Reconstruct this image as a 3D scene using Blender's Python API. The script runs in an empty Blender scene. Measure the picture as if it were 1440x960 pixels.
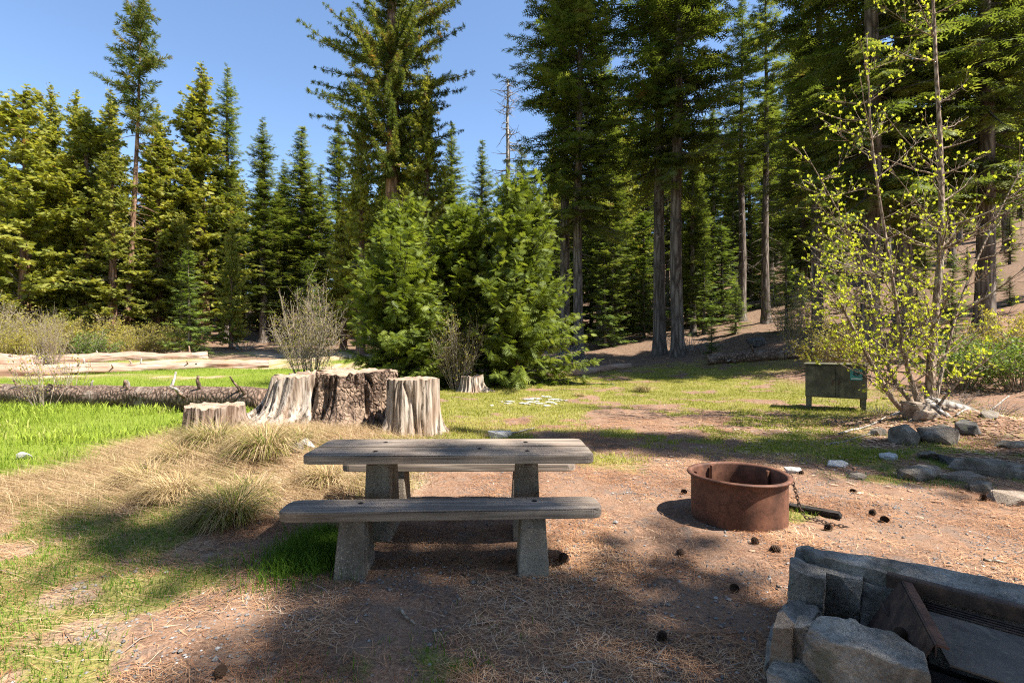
import bpy, bmesh, math, random
import numpy as np
from mathutils import Vector, Matrix

random.seed(7)
S = bpy.context.scene
COL = S.collection
PI = math.pi
F, CH = 720.0, 1.58                       # focal length in photo pixels, eye height

# ------------------------------------------------------------------ noise
def _h(ix, iy, iz, seed):
    n = (ix.astype(np.int64) * 374761393 + iy.astype(np.int64) * 668265263 + iz.astype(np.int64) * 214748357 + int(seed) * 127412617) & 0xFFFFFFFF
    n = ((n ^ (n >> 13)) * 1274126177) & 0xFFFFFFFF
    n = ((n ^ (n >> 16)) * 1103515245) & 0xFFFFFFFF
    return ((n ^ (n >> 15)) & 0xFFFFFF) / float(0xFFFFFF)

def vnoise(x, y, z=0.0, seed=0):
    x, y, z = np.broadcast_arrays(np.asarray(x, float), np.asarray(y, float), np.asarray(z, float))
    fx, fy, fz = np.floor(x), np.floor(y), np.floor(z)
    ux, uy, uz = x - fx, y - fy, z - fz
    ux, uy, uz = [u * u * (3 - 2 * u) for u in (ux, uy, uz)]
    r = 0
    for dx in (0, 1):
        for dy in (0, 1):
            for dz in (0, 1):
                w = (ux if dx else 1 - ux) * (uy if dy else 1 - uy) * (uz if dz else 1 - uz)
                r = r + w * _h(fx + dx, fy + dy, fz + dz, seed)
    return r                                # 0..1

def fbm(x, y, z=0.0, seed=0, o=4):
    a, s, t = 0.5, 0.0, 0.0
    for k in range(o):
        s = s + a * vnoise(np.asarray(x) * 2 ** k, np.asarray(y) * 2 ** k, np.asarray(z) * 2 ** k, seed + k)
        t += a
        a *= 0.5
    return s / t

def sm(x, a, b):
    t = np.clip((np.asarray(x, float) - a) / (b - a), 0, 1)
    return t * t * (3 - 2 * t)

# ------------------------------------------------------------------ terrain
def gz(x, y):
    x = np.asarray(x, float); y = np.asarray(y, float)
    t = np.maximum(y - 14, 0)
    z = np.where(t < 46, 0.0011 * t * t, 0.0011 * 46 * 46 + 0.0011 * 2 * 46 * (t - 46))
    u = x - 8 + 0.12 * (y - 20)
    hill = 0.20 * np.logaddexp(0, u / 2.0) * 2.0 * sm(y, 3, 25)
    z = z + hill
    z = z + 0.28 * np.exp(-((x - 8.1) ** 2 + (y - 9.4) ** 2) / (2 * .8 ** 2))
    z = z + 0.10 * np.exp(-((x + 2.8) ** 2 + (y - 8.2) ** 2) / (2 * 1.5 ** 2))
    z = z + 0.30 * np.exp(-((x + 3.0) ** 2 / 1.0 + (y - 6.5) ** 2 / 2.2))
    z = z - 0.14 * sm(-x, 5.0, 7.5) * sm(y, 4, 7) * (1 - sm(y, 16, 24))
    far = sm(y, 16, 40)
    z = z + (fbm(x * 0.35, y * 0.35, 0, 11) - 0.5) * (0.12 + 0.7 * far)
    return z

def gzs(x, y):
    return float(gz(np.array([x]), np.array([y]))[0])

def micro(x, y):
    return (fbm(x * 3, y * 3, 0, 21) - 0.5) * 0.05 + (fbm(x * 11, y * 11, 0, 22, 3) - 0.5) * 0.022

def zones(x, y):
    n1 = fbm(x * 0.9, y * 0.9, 0, 31) - 0.5
    n2 = fbm(x * 2.6, y * 2.6, 0, 35) - 0.5
    n3 = fbm(x * 0.35, y * 0.35, 0, 39) - 0.5
    bx = -5.9 + 2.6 * sm(y, 13, 18)
    meadow = sm(bx - x + n1 * 2.2, -0.3, 0.5) * sm(y + n1 * 2, 5.2, 6.2) * (1 - sm(y + n3 * 6, 30, 36))
    fore = sm(-2.0 - x + n1 * 1.6 + n2 * .9, -0.1, 0.5) * (1 - sm(y + n1, 4.5, 5.1)) * sm(n2 + 0.62 * n1 + 0.16, -0.02, 0.14)
    clump = np.exp(-((x + 1.45) ** 2 / 0.05 + (y - 3.75) ** 2 / 0.14)) * 1.3
    patch = np.exp(-((x + 0.6) ** 2 / 0.22 + (y - 2.3) ** 2 / 0.12)) * 1.2 * sm(n2, -.12, .12)
    mid = sm(y + n1 * 3 + n3 * 3, 6.6, 8.4) * (1 - sm(y, 21, 27)) * sm(x, -6, -4) * (1 - sm(x + n3 * 4, 8.5, 12))
    path = np.exp(-((x - 2.4 - 0.25 * (y - 9)) ** 2 / 1.4 + (y - 10.2) ** 2 / 5.0))
    mid = mid * sm(n2 * .7 + n1 + 0.25 - 0.62 * path, 0.0, 0.18)
    mid = mid * (1 - .8 * sm(x, 5.2, 6.4) * (1 - sm(y, 9.6, 10.8)))
    right = sm(x, 3.2, 4.4) * (1 - sm(x, 7, 9)) * sm(y, 5.2, 5.9) * (1 - sm(y, 8.5, 9.5)) * sm(n2 + n1 * .5 + .02, 0, .16) * .8
    tuf = sm(vnoise(x * 1.3, y * 1.3, 0, 77), 0.83, 0.93) * sm(x, 0.2, 0.6) * (1 - sm(x, 2.5, 3)) * sm(y, 3.2, 3.6) * (1 - sm(y, 5.5, 6)) * .9
    dry = sm(-1.0 - x + n1 * 1.8, 0, 0.9) * sm(y + n1, 4.1, 4.7) * (1 - sm(y, 9.5, 11)) * (1 - meadow)
    bank = sm(-x, 7, 9) * sm(y + 5 * n3, 21, 23) * (1 - sm(y, 38, 42)) * sm(vnoise(x * .12, y * .55, 0, 88) + n1 * .3, .36, .52)
    meadow = meadow * (1 - bank); dry = np.maximum(dry, bank)
    dryfore = sm(-1.9 - x + n1, 0, .6) * (1 - sm(y, 4.5, 5)) * 0.55
    grass = np.clip(meadow + fore * .9 + clump + patch + mid * .85 + right + tuf, 0, 1)
    drygr = np.clip(dry + dryfore, 0, 1) * (1 - 0.7 * np.clip(grass, 0, 1))
    grass = np.clip(grass + dry * sm(n2 + n1 * .6, -0.06, 0.10) * .75, 0, 1)
    return grass, drygr, meadow, mid, np.clip(fore + clump + patch + right + tuf + dry * sm(n2 + n1 * .6, -0.05, 0.11) * .7, 0, 1)

# ------------------------------------------------------------------ mesh helpers
def link(o, parent=None):
    COL.objects.link(o)
    if parent is not None:
        o.parent = parent
    return o

def raw_mesh(name, V, faces, mats, var=None, midx=None, smooth=False):
    """faces: list of (k x n) int arrays"""
    me = bpy.data.meshes.new(name)
    V = np.ascontiguousarray(V, np.float32)
    me.vertices.add(len(V)); me.vertices.foreach_set('co', V.ravel())
    faces = [f for f in faces if len(f)]
    nl = sum(f.size for f in faces); nf = sum(len(f) for f in faces)
    me.loops.add(nl); me.polygons.add(nf)
    me.loops.foreach_set('vertex_index', np.concatenate([f.ravel() for f in faces]).astype(np.int32))
    tot = np.concatenate([np.full(len(f), f.shape[1]) for f in faces]).astype(np.int32)
    st = np.concatenate([[0], np.cumsum(tot)[:-1]]).astype(np.int32)
    me.polygons.foreach_set('loop_start', st)
    for m in (mats if isinstance(mats, (list, tuple)) else [mats]):
        me.materials.append(m)
    if midx is not None:
        me.polygons.foreach_set('material_index', np.asarray(midx, np.int32))
    me.polygons.foreach_set('use_smooth', np.full(nf, smooth, bool))
    me.update(calc_edges=True)
    if var is not None:
        a = me.attributes.new('var', 'FLOAT', 'FACE')
        a.data.foreach_set('value', np.asarray(var, np.float32))
    me.validate()
    return me

def obj(name, me, parent=None, loc=(0, 0, 0)):
    o = bpy.data.objects.new(name, me)
    o.location = loc
    return link(o, parent)

def tag(o, label=None, cat=None, group=None, kind=None):
    if label: o['label'] = label
    if cat: o['category'] = cat
    if group: o['group'] = group
    if kind: o['kind'] = kind
    return o

def empty(name, loc, label, cat, group=None, rz=0.0):
    o = bpy.data.objects.new(name, None)
    o.empty_display_size = .2
    o.location = loc; o.rotation_euler = (0, 0, rz)
    return tag(link(o), label, cat, group)

def copy_tree(o, label=None, group=None):
    c = o.copy(); COL.objects.link(c)
    if label: c['label'] = label
    if group: c['group'] = group
    for ch in o.children:
        d = ch.copy(); COL.objects.link(d); d.parent = c
        for g in ch.children:
            e = g.copy(); COL.objects.link(e); e.parent = d
    return c

class Acc:
    """collects vertex/face blocks"""
    def __init__(s): s.V = []; s.F = {}; s.n = 0; s.order = []
    def add(s, V, Fc, var=0.5, mi=0):
        V = np.asarray(V, float).reshape(-1, 3); Fc = np.asarray(Fc, int)
        s.V.append(V)
        vv = np.broadcast_to(np.asarray(var, float), (len(Fc),))
        s.order.append((Fc + s.n, vv, np.full(len(Fc), mi)))
        s.n += len(V)
    def mesh(s, name, mats, smooth=False):
        return raw_mesh(name, np.concatenate(s.V), [a for a, b, c in s.order], mats, np.concatenate([b for a, b, c in s.order if len(a)]), np.concatenate([c for a, b, c in s.order if len(a)]), smooth)

def frame_of(T):
    T = T / np.linalg.norm(T, axis=-1, keepdims=True)
    up = np.where(np.abs(T[..., 2:3]) > 0.95, np.array([1.0, 0, 0]), np.array([0, 0, 1.0]))
    A = np.cross(up, T); A /= np.linalg.norm(A, axis=-1, keepdims=True)
    B = np.cross(T, A)
    return A, B

def tube(acc, P, R, n=6, var=0.5, mi=0, cap=True, lump=0.0, seed=0, lk=3.0):
    P = np.asarray(P, float); R = np.broadcast_to(np.asarray(R, float), (len(P),))
    T = np.gradient(P, axis=0)
    T /= np.maximum(np.linalg.norm(T, axis=1, keepdims=True), 1e-9)
    A, B = frame_of(T)
    for i in range(1, len(P)):                       # carry the frame along so the tube does not twist
        a = A[i - 1] - T[i] * np.dot(A[i - 1], T[i]); l = np.linalg.norm(a)
        if l > 1e-6:
            A[i] = a / l; B[i] = np.cross(T[i], A[i])
    th = np.arange(n) / n * 2 * PI
    c, s_ = np.cos(th), np.sin(th)
    D = A[:, None, :] * c[None, :, None] + B[:, None, :] * s_[None, :, None]
    RR = R[:, None] * np.ones(n)[None]
    if lump:
        sn = np.linspace(0, 1, len(P))[:, None] * len(P) * .25
        RR = RR * (1 + lump * (2 * fbm(c[None] * lk + 9 + 0 * sn, s_[None] * lk + 5 + 0 * sn, sn, seed, 3) - 1))
    V = P[:, None, :] + D * RR[:, :, None]
    k = len(P)
    i = np.arange(k - 1)[:, None]; j = np.arange(n)[None]
    q = np.stack([i * n + j, i * n + (j + 1) % n, (i + 1) * n + (j + 1) % n, (i + 1) * n + j], -1).reshape(-1, 4)
    Vf = V.reshape(-1, 3)
    if cap and n >= 4:
        Vf = np.concatenate([Vf, P[:1], P[-1:]])
        jj = np.arange(n)
        t1 = np.stack([np.full(n, k * n), (jj + 1) % n, jj], -1)
        t2 = np.stack([np.full(n, k * n + 1), (k - 1) * n + jj, (k - 1) * n + (jj + 1) % n], -1)
        acc.V.append(Vf); b = acc.n
        acc.order.append((q + b, np.full(len(q), var), np.full(len(q), mi)))
        acc.order.append((t1 + b, np.full(n, var), np.full(n, mi)))
        acc.order.append((t2 + b, np.full(n, var), np.full(n, mi)))
        acc.n += len(Vf)
    else:
        acc.add(Vf, q, var, mi)

def bm_mesh(name, bm, mat, smooth=False):
    me = bpy.data.meshes.new(name); bm.to_mesh(me); bm.free()
    for m in (mat if isinstance(mat, (list, tuple)) else [mat]): me.materials.append(m)
    for p in me.polygons: p.use_smooth = smooth
    return me

def bbox(bm, lo, hi, top=None, bev=0.0):
    """box; top=(x0,x1,y0,y1) tapers the upper face"""
    x0, y0, z0 = lo; x1, y1, z1 = hi
    a, b, c, d = top if top else (x0, x1, y0, y1)
    v = [bm.verts.new(p) for p in ((x0, y0, z0), (x1, y0, z0), (x1, y1, z0), (x0, y1, z0), (a, c, z1), (b, c, z1), (b, d, z1), (a, d, z1))]
    fs = [bm.faces.new([v[i] for i in f]) for f in ((3, 2, 1, 0), (4, 5, 6, 7), (0, 1, 5, 4), (1, 2, 6, 5), (2, 3, 7, 6), (3, 0, 4, 7))]
    if bev:
        es = list({e for f in fs for e in f.edges})
        bmesh.ops.bevel(bm, geom=es, offset=bev, segments=2, affect='EDGES', profile=.6)
    return v

# ------------------------------------------------------------------ materials
def mat(name):
    m = bpy.data.materials.new(name); m.use_nodes = True
    nt = m.node_tree; nt.nodes.clear()
    return m, nt

class N:
    def __init__(s, nt): s.nt = nt
    def __call__(s, t, **kw):
        n = s.nt.nodes.new(t)
        for k, v in kw.items():
            if k.startswith('i_'):
                key = k[2:]
                key = int(key) if key.isdigit() else key.replace('_', ' ')
                tgt = n.inputs[key]
                if isinstance(v, bpy.types.NodeSocket): s.nt.links.new(v, tgt)
                else: tgt.default_value = v
            else: setattr(n, k, v)
        return n
    def ramp(s, fac, stops, interp='LINEAR'):
        n = s.nt.nodes.new('ShaderNodeValToRGB'); n.color_ramp.interpolation = interp
        e = n.color_ramp.elements
        while len(e) < len(stops): e.new(0.5)
        for k, (p, c) in enumerate(stops):
            e[k].position = p; e[k].color = (*c, 1) if len(c) == 3 else c
        s.nt.links.new(fac, n.inputs[0]); return n.outputs[0]
    def mix(s, fac, a, b, blend='MIX'):
        n = s.nt.nodes.new('ShaderNodeMix'); n.data_type = 'RGBA'; n.blend_type = blend
        for sock, v in ((n.inputs[0], fac), (n.inputs[6], a), (n.inputs[7], b)):
            if isinstance(v, bpy.types.NodeSocket): s.nt.links.new(v, sock)
            else: sock.default_value = (*v, 1) if isinstance(v, tuple) and len(v) == 3 else v
        return n.outputs[2]
    def math(s, op, a, b=0.0, clamp=False):
        n = s.nt.nodes.new('ShaderNodeMath'); n.operation = op; n.use_clamp = clamp
        for sock, v in ((n.inputs[0], a), (n.inputs[1], b)):
            if isinstance(v, bpy.types.NodeSocket): s.nt.links.new(v, sock)
            else: sock.default_value = v
        return n.outputs[0]
    def noise(s, vec, scale, detail=4, rough=.55, dist=0.0):
        return s('ShaderNodeTexNoise', i_Vector=vec, i_Scale=scale, i_Detail=detail, i_Roughness=rough, i_Distortion=dist).outputs[0]
    def mapping(s, vec, scale=(1, 1, 1), rot=(0, 0, 0)):
        return s('ShaderNodeMapping', i_Vector=vec, i_Scale=scale, i_Rotation=rot).outputs[0]
    def out(s, sh, disp=None):
        o = s('ShaderNodeOutputMaterial'); s.nt.links.new(sh, o.inputs[0])
    def bsdf(s, col, rough=.8, spec=.3, bump=None, bstr=.5, bdist=.02, metal=0.0, **kw):
        p = s('ShaderNodeBsdfPrincipled')
        for key, v in (('Base Color', col), ('Roughness', rough), ('Specular IOR Level', spec), ('Metallic', metal)):
            if isinstance(v, bpy.types.NodeSocket): s.nt.links.new(v, p.inputs[key])
            else: p.inputs[key].default_value = (*v, 1) if isinstance(v, tuple) and len(v) == 3 else v
        if bump is not None:
            b = s('ShaderNodeBump', i_Height=bump, i_Strength=bstr, i_Distance=bdist)
            s.nt.links.new(b.outputs[0], p.inputs['Normal'])
        return p.outputs[0]

def leaf_mat(name, stops, trans=.35, rough=.55, hue=0.0, objvar=.25, spec=.25):
    m, nt = mat(name); n = N(nt)
    var = n('ShaderNodeAttribute', attribute_name='var').outputs['Fac']
    col = n.ramp(var, stops)
    rnd = n('ShaderNodeObjectInfo').outputs['Random']
    f = n.math('ADD', n.math('MULTIPLY', rnd, objvar), 1 - objvar / 2)
    col = n.mix(1.0, col, n('ShaderNodeCombineColor', i_0=f, i_1=f, i_2=f).outputs[0], 'MULTIPLY')
    a = n.bsdf(col, rough, spec)
    tcol = n.mix(1.0, col, (1.25, 1.2, .55), 'MULTIPLY')
    t = n('ShaderNodeBsdfTranslucent', i_Color=tcol).outputs[0]
    mx = n('ShaderNodeMixShader', i_0=trans)
    nt.links.new(a, mx.inputs[1]); nt.links.new(t, mx.inputs[2])
    n.out(mx.outputs[0]); return m

def bark_mat(name, dark, light, scale=6.0, zs=.16, lichen=None, bd=.03):
    m, nt = mat(name); n = N(nt)
    co = n('ShaderNodeTexCoord').outputs['Object']
    rnd = n('ShaderNodeObjectInfo').outputs['Random']
    off = n('ShaderNodeCombineXYZ', i_0=n.math('MULTIPLY', rnd, 37.0), i_2=n.math('MULTIPLY', rnd, 61.0)).outputs[0]
    co2 = n('ShaderNodeVectorMath', operation='ADD', i_0=co, i_1=off).outputs[0]
    mp = n.mapping(co2, (scale, scale, scale * zs))
    a = n.noise(mp, 1.0, 6, .65, .4)
    v = n('ShaderNodeTexVoronoi', feature='DISTANCE_TO_EDGE', i_Vector=mp, i_Scale=1.1).outputs[0]
    h = n.math('ADD', n.math('MULTIPLY', a, .7), n.math('MULTIPLY', n.math('MINIMUM', v, .3), 1.6))
    col = n.ramp(h, [(.25, tuple(c * .4 for c in dark)), (.45, dark), (.85, light)])
    big = n.noise(co2, .9, 3)
    col = n.mix(n.math('MULTIPLY', n.ramp(big, [(.4, (0, 0, 0)), (.7, (1, 1, 1))]), .45), col, tuple(c * .6 for c in light))
    if lichen:
        l = n.ramp(n.noise(co2, 2.5, 4), [(.55, (0, 0, 0)), (.68, (1, 1, 1))])
        col = n.mix(n.math('MULTIPLY', l, .6), col, lichen)
    n.out(n.bsdf(col, .92, .1, h, .9, bd)); return m

M = {}
M['fir'] = leaf_mat('fir_needles', [(0, (.06, .088, .018)), (.5, (.125, .16, .034)), (.93, (.22, .24, .06)), (1, (.16, .10, .04))], .45)
M['fir_light'] = leaf_mat('young_fir_needles', [(0, (.08, .12, .025)), (.5, (.14, .20, .04)), (1, (.23, .28, .07))], .42)
M['cedar'] = leaf_mat('cedar_sprays', [(0, (.12, .14, .022)), (.5, (.235, .245, .04)), (.94, (.36, .34, .065)), (1, (.26, .15, .06))], .45)
M['cedar_young'] = leaf_mat('young_cedar_sprays', [(0, (.09, .125, .018)), (.5, (.17, .22, .034)), (1, (.29, .33, .07))], .44)
M['pine'] = leaf_mat('pine_needles', [(0, (.07, .10, .02)), (.5, (.14, .165, .032)), (.88, (.23, .23, .05)), (1, (.26, .13, .05))], .4)
M['bud'] = leaf_mat('bud_leaves', [(0, (.38, .44, .04)), (1, (.62, .64, .10))], .5)
M['willow'] = leaf_mat('shrub_leaves', [(0, (.20, .19, .03)), (.6, (.34, .30, .05)), (1, (.42, .34, .10))], .45)
M['shrub_green'] = leaf_mat('green_shrub_leaves', [(0, (.08, .13, .02)), (1, (.2, .28, .05))], .4)
M['bark_fir'] = bark_mat('fir_bark', (.085, .065, .05), (.23, .19, .155), 5, .14)
M['bark_pine'] = bark_mat('pine_bark', (.13, .075, .045), (.34, .21, .14), 4, .2)
M['bark_cedar'] = bark_mat('cedar_bark', (.12, .065, .04), (.30, .18, .12), 7, .06)
M['bark_snag'] = bark_mat('dead_wood', (.22, .19, .16), (.46, .41, .36), 6, .08)
M['bark_log'] = bark_mat('log_bark', (.075, .05, .035), (.25, .17, .125), 9, .6, (.30, .24, .19), .04)
M['twig'] = bark_mat('twig_bark', (.20, .155, .11), (.42, .35, .27), 12, .3)
M['dogwood'] = bark_mat('dogwood_bark', (.17, .12, .085), (.40, .31, .23), 14, .3, (.38, .36, .28))
M['limb'] = bark_mat('limb_bark', (.06, .05, .04), (.16, .135, .11), 8, .4)

def log_pale():
    m, nt = mat('bleached_log_wood'); n = N(nt)
    co = n('ShaderNodeTexCoord').outputs['Object']
    a = n.noise(n.mapping(co, (1, 14, 14)), 1.0, 6, .6, .3)
    b = n.noise(co, .8, 4)
    col = n.ramp(a, [(.36, (.10, .065, .045)), (.48, (.30, .21, .155)), (.72, (.46, .37, .30))])
    col = n.mix(n.ramp(b, [(.42, (0, 0, 0)), (.6, (.85,) * 3)]), col, (.30, .175, .12))
    n.out(n.bsdf(col, .9, .15, a, .6, .03)); return m
M['pale_log'] = log_pale()

def stump_mat(name, cols, scale=9, dark=.5):
    m, nt = mat(name); n = N(nt)
    co = n('ShaderNodeTexCoord').outputs['Object']
    a = n.noise(n.mapping(co, (scale, scale, scale * .09)), 1.0, 6, .62, .5)
    c = n.noise(n.mapping(co, (scale * 2.6, scale * 2.6, scale * .14)), 1.0, 4, .6)
    big = n.noise(n.mapping(co, (2.2, 2.2, 1.1)), 1.0, 3, .5, .6)
    col = n.ramp(a, [(.34, cols[0]), (.45, cols[1]), (.62, cols[2])])
    col = n.mix(n.math('MULTIPLY', n.ramp(c, [(.38, (1, 1, 1)), (.46, (0, 0, 0))]), .9), col, cols[0])
    ck = n.noise(n.mapping(co, (scale * .8, scale * .8, .5)), 1.0, 3, .5, .3)
    col = n.mix(n.ramp(ck, [(.33, (.95,) * 3), (.38, (0, 0, 0))]), col, (.03, .02, .014))
    col = n.mix(n.math('MULTIPLY', n.ramp(big, [(.5, (0, 0, 0)), (.66, (1, 1, 1))]), dark), col, cols[3])
    h = n.math('ADD', a, n.math('MULTIPLY', c, .5))
    n.out(n.bsdf(col, .9, .15, h, .9, .04)); return m
M['stump_pale'] = stump_mat('pale_stump_wood', [(.07, .05, .036), (.30, .235, .175), (.47, .405, .335), (.24, .145, .09)])
M['stump_brown'] = stump_mat('brown_stump_wood', [(.04, .027, .02), (.20, .14, .10), (.36, .285, .22), (.14, .08, .05)])

def char_mat():
    m, nt = mat('charred_wood'); n = N(nt)
    co = n('ShaderNodeTexCoord').outputs['Object']
    w = n('ShaderNodeVectorMath', operation='ADD', i_0=co, i_1=n('ShaderNodeVectorMath', operation='SCALE', i_0=n('ShaderNodeTexNoise', i_Vector=co, i_Scale=5.0).outputs[1], i_Scale=.12).outputs[0]).outputs[0]
    v = n('ShaderNodeTexVoronoi', feature='DISTANCE_TO_EDGE', i_Vector=n.mapping(w, (1, 1, .7)), i_Scale=13.0).outputs[0]
    a = n.noise(co, 16, 5, .65)
    big = n.noise(co, 2.6, 3)
    col = n.ramp(a, [(.33, (.035, .024, .018)), (.5, (.12, .078, .055)), (.7, (.27, .195, .145))])
    col = n.mix(n.ramp(v, [(.0, (.9,) * 3), (.05, (0, 0, 0))]), col, (.012, .009, .008))
    col = n.mix(n.math('MULTIPLY', n.ramp(big, [(.5, (0, 0, 0)), (.62, (1, 1, 1))]), .8), col, (.30, .21, .145))
    h = n.math('ADD', n.math('MINIMUM', v, .25), n.math('MULTIPLY', a, .25))
    n.out(n.bsdf(col, .95, .08, h, 1.0, .12)); return m
M['char'] = char_mat()

def top_mat():
    m, nt = mat('cut_stump_top'); n = N(nt)
    co = n('ShaderNodeTexCoord').outputs['Object']
    w = n('ShaderNodeTexWave', wave_type='RINGS', rings_direction='Z', i_Vector=co, i_Scale=9.0, i_Distortion=3.0, i_Detail=3.0).outputs[1]
    a = n.noise(co, 7, 5)
    col = n.ramp(a, [(.3, (.17, .11, .075)), (.5, (.31, .22, .155)), (.7, (.42, .325, .25))])
    col = n.mix(n.math('MULTIPLY', w, .35), col, (.20, .12, .075))
    n.out(n.bsdf(col, .9, .15, n.math('ADD', a, n.math('MULTIPLY', w, .2)), .6, .03)); return m
M['stump_top'] = top_mat()

def wood_mat(name, cols, rough=.75):
    m, nt = mat(name); n = N(nt)
    co = n('ShaderNodeTexCoord').outputs['Object']
    rnd = n('ShaderNodeObjectInfo').outputs['Random']
    co = n('ShaderNodeVectorMath', operation='ADD', i_0=co, i_1=n('ShaderNodeCombineXYZ', i_0=n.math('MULTIPLY', rnd, 20.0), i_1=n.math('MULTIPLY', rnd, 7.0)).outputs[0]).outputs[0]
    a = n.noise(n.mapping(co, (1.4, 38, 38)), 1.0, 5, .6, .6)
    b = n.noise(n.mapping(co, (.9, 7, 7)), 1.0, 3, .5, .8)
    c = n.noise(n.mapping(co, (3, 3, 3)), 1.0, 4)
    col = n.ramp(a, [(.28, cols[0]), (.45, cols[1]), (.7, cols[2])])
    col = n.mix(n.ramp(b, [(.42, (.6,) * 3), (.6, (0, 0, 0))]), col, cols[0])
    col = n.mix(n.math('MULTIPLY', n.ramp(c, [(.5, (0, 0, 0)), (.7, (1, 1, 1))]), .5), col, cols[3])
    crack = n.ramp(n.noise(n.mapping(co, (.55, 60, 60)), 1.0, 3, .5, .3), [(.30, (1, 1, 1)), (.36, (0, 0, 0))])
    col = n.mix(n.math('MULTIPLY', crack, .85), col, (.02, .016, .013))
    h = n.math('SUBTRACT', n.math('ADD', a, n.math('MULTIPLY', b, .5)), crack)
    n.out(n.bsdf(col, rough, .3, h, .6, .006)); return m
M['table_wood'] = wood_mat('weathered_table_wood', [(.075, .058, .044), (.23, .18, .138), (.37, .30, .235), (.26, .185, .13)])

def concrete_mat():
    m, nt = mat('pebbled_concrete'); n = N(nt)
    co = n('ShaderNodeTexCoord').outputs['Object']
    v = n('ShaderNodeTexVoronoi', feature='F1', i_Vector=co, i_Scale=75.0)
    cell = n('ShaderNodeSeparateColor', i_0=v.outputs[1]).outputs[0]
    peb = n.ramp(cell, [(0, (.11, .09, .068)), (.4, (.25, .205, .155)), (.75, (.33, .26, .185)), (1, (.50, .43, .34))])
    mortar = n.ramp(n.noise(co, 9, 5), [(.35, (.15, .122, .092)), (.65, (.28, .235, .185))])
    f = n.ramp(v.outputs[0], [(.32, (1, 1, 1)), (.5, (0, 0, 0))])
    col = n.mix(f, mortar, peb)
    st = n.noise(n.mapping(co, (4, 4, 1.2)), 1.0, 4)
    col = n.mix(n.math('MULTIPLY', n.ramp(st, [(.44, (0, 0, 0)), (.62, (1, 1, 1))]), .7), col, (.075, .058, .043))
    bg_ = n.noise(co, 2.1, 4)
    col = n.mix(n.math('MULTIPLY', n.ramp(bg_, [(.45, (0, 0, 0)), (.65, (1, 1, 1))]), .4), col, (.30, .27, .22))
    n.out(n.bsdf(col, .9, .2, n.math('ADD', n.math('MULTIPLY', f, .5), n.noise(co, 40, 4)), .7, .006)); return m
M['concrete'] = concrete_mat()

def rust_mat(name, cols, scale=5.0, rough=.7):
    m, nt = mat(name); n = N(nt)
    co = n('ShaderNodeTexCoord').outputs['Object']
    a = n.noise(co, scale, 6, .6, .3); b = n.noise(co, scale * 14, 3)
    st = n.noise(n.mapping(co, (7, 7, .9)), 1.0, 4)
    col = n.ramp(a, [(.3, cols[0]), (.5, cols[1]), (.7, cols[2])])
    col = n.mix(n.math('MULTIPLY', n.ramp(st, [(.5, (0, 0, 0)), (.7, (1, 1, 1))]), .5), col, cols[0])
    col = n.mix(n.math('MULTIPLY', n.ramp(b, [(.55, (0, 0, 0)), (.7, (1, 1, 1))]), .35), col, tuple(c * 1.35 for c in cols[2]))
    bl = n.noise(co, scale * 2.2, 7, .7, .8)
    col = n.mix(n.math('MULTIPLY', n.ramp(bl, [(.52, (0, 0, 0)), (.6, (1, 1, 1))]), .6), col, tuple(c * .45 for c in cols[1]))
    col = n.mix(n.math('MULTIPLY', n.ramp(bl, [(.30, (1, 1, 1)), (.40, (0, 0, 0))]), .55), col, (cols[2][0] * 1.5, cols[2][1] * 1.7, cols[2][2] * 1.7))
    n.out(n.bsdf(col, rough, .35, n.math('ADD', a, n.math('MULTIPLY', b, .25)), .35, .006, .15)); return m
M['rust'] = rust_mat('rusty_steel', [(.05, .024, .015), (.125, .052, .03), (.19, .082, .046)])
M['rust_dark'] = rust_mat('dark_rusty_iron', [(.03, .02, .016), (.075, .045, .032), (.14, .075, .045)], 9)
M['plate'] = rust_mat('sooty_grill_plate', [(.05, .042, .036), (.10, .08, .065), (.16, .115, .085)], 4, .55)

def locker_mat():
    m, nt = mat('mottled_olive_locker_paint'); n = N(nt)
    co = n('ShaderNodeTexCoord').outputs['Object']
    a = n.noise(co, 3.2, 5, .6, .6); b = n.noise(n.mapping(co, (9, 9, 1.2)), 1.0, 4)
    col = n.ramp(a, [(.35, (.045, .042, .026)), (.52, (.085, .08, .05)), (.7, (.15, .135, .085))])
    col = n.mix(n.math('MULTIPLY', n.ramp(b, [(.5, (0, 0, 0)), (.68, (1, 1, 1))]), .5), col, (.035, .03, .022))
    n.out(n.bsdf(col, .6, .3, a, .2, .01)); return m
M['locker'] = locker_mat()

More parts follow.
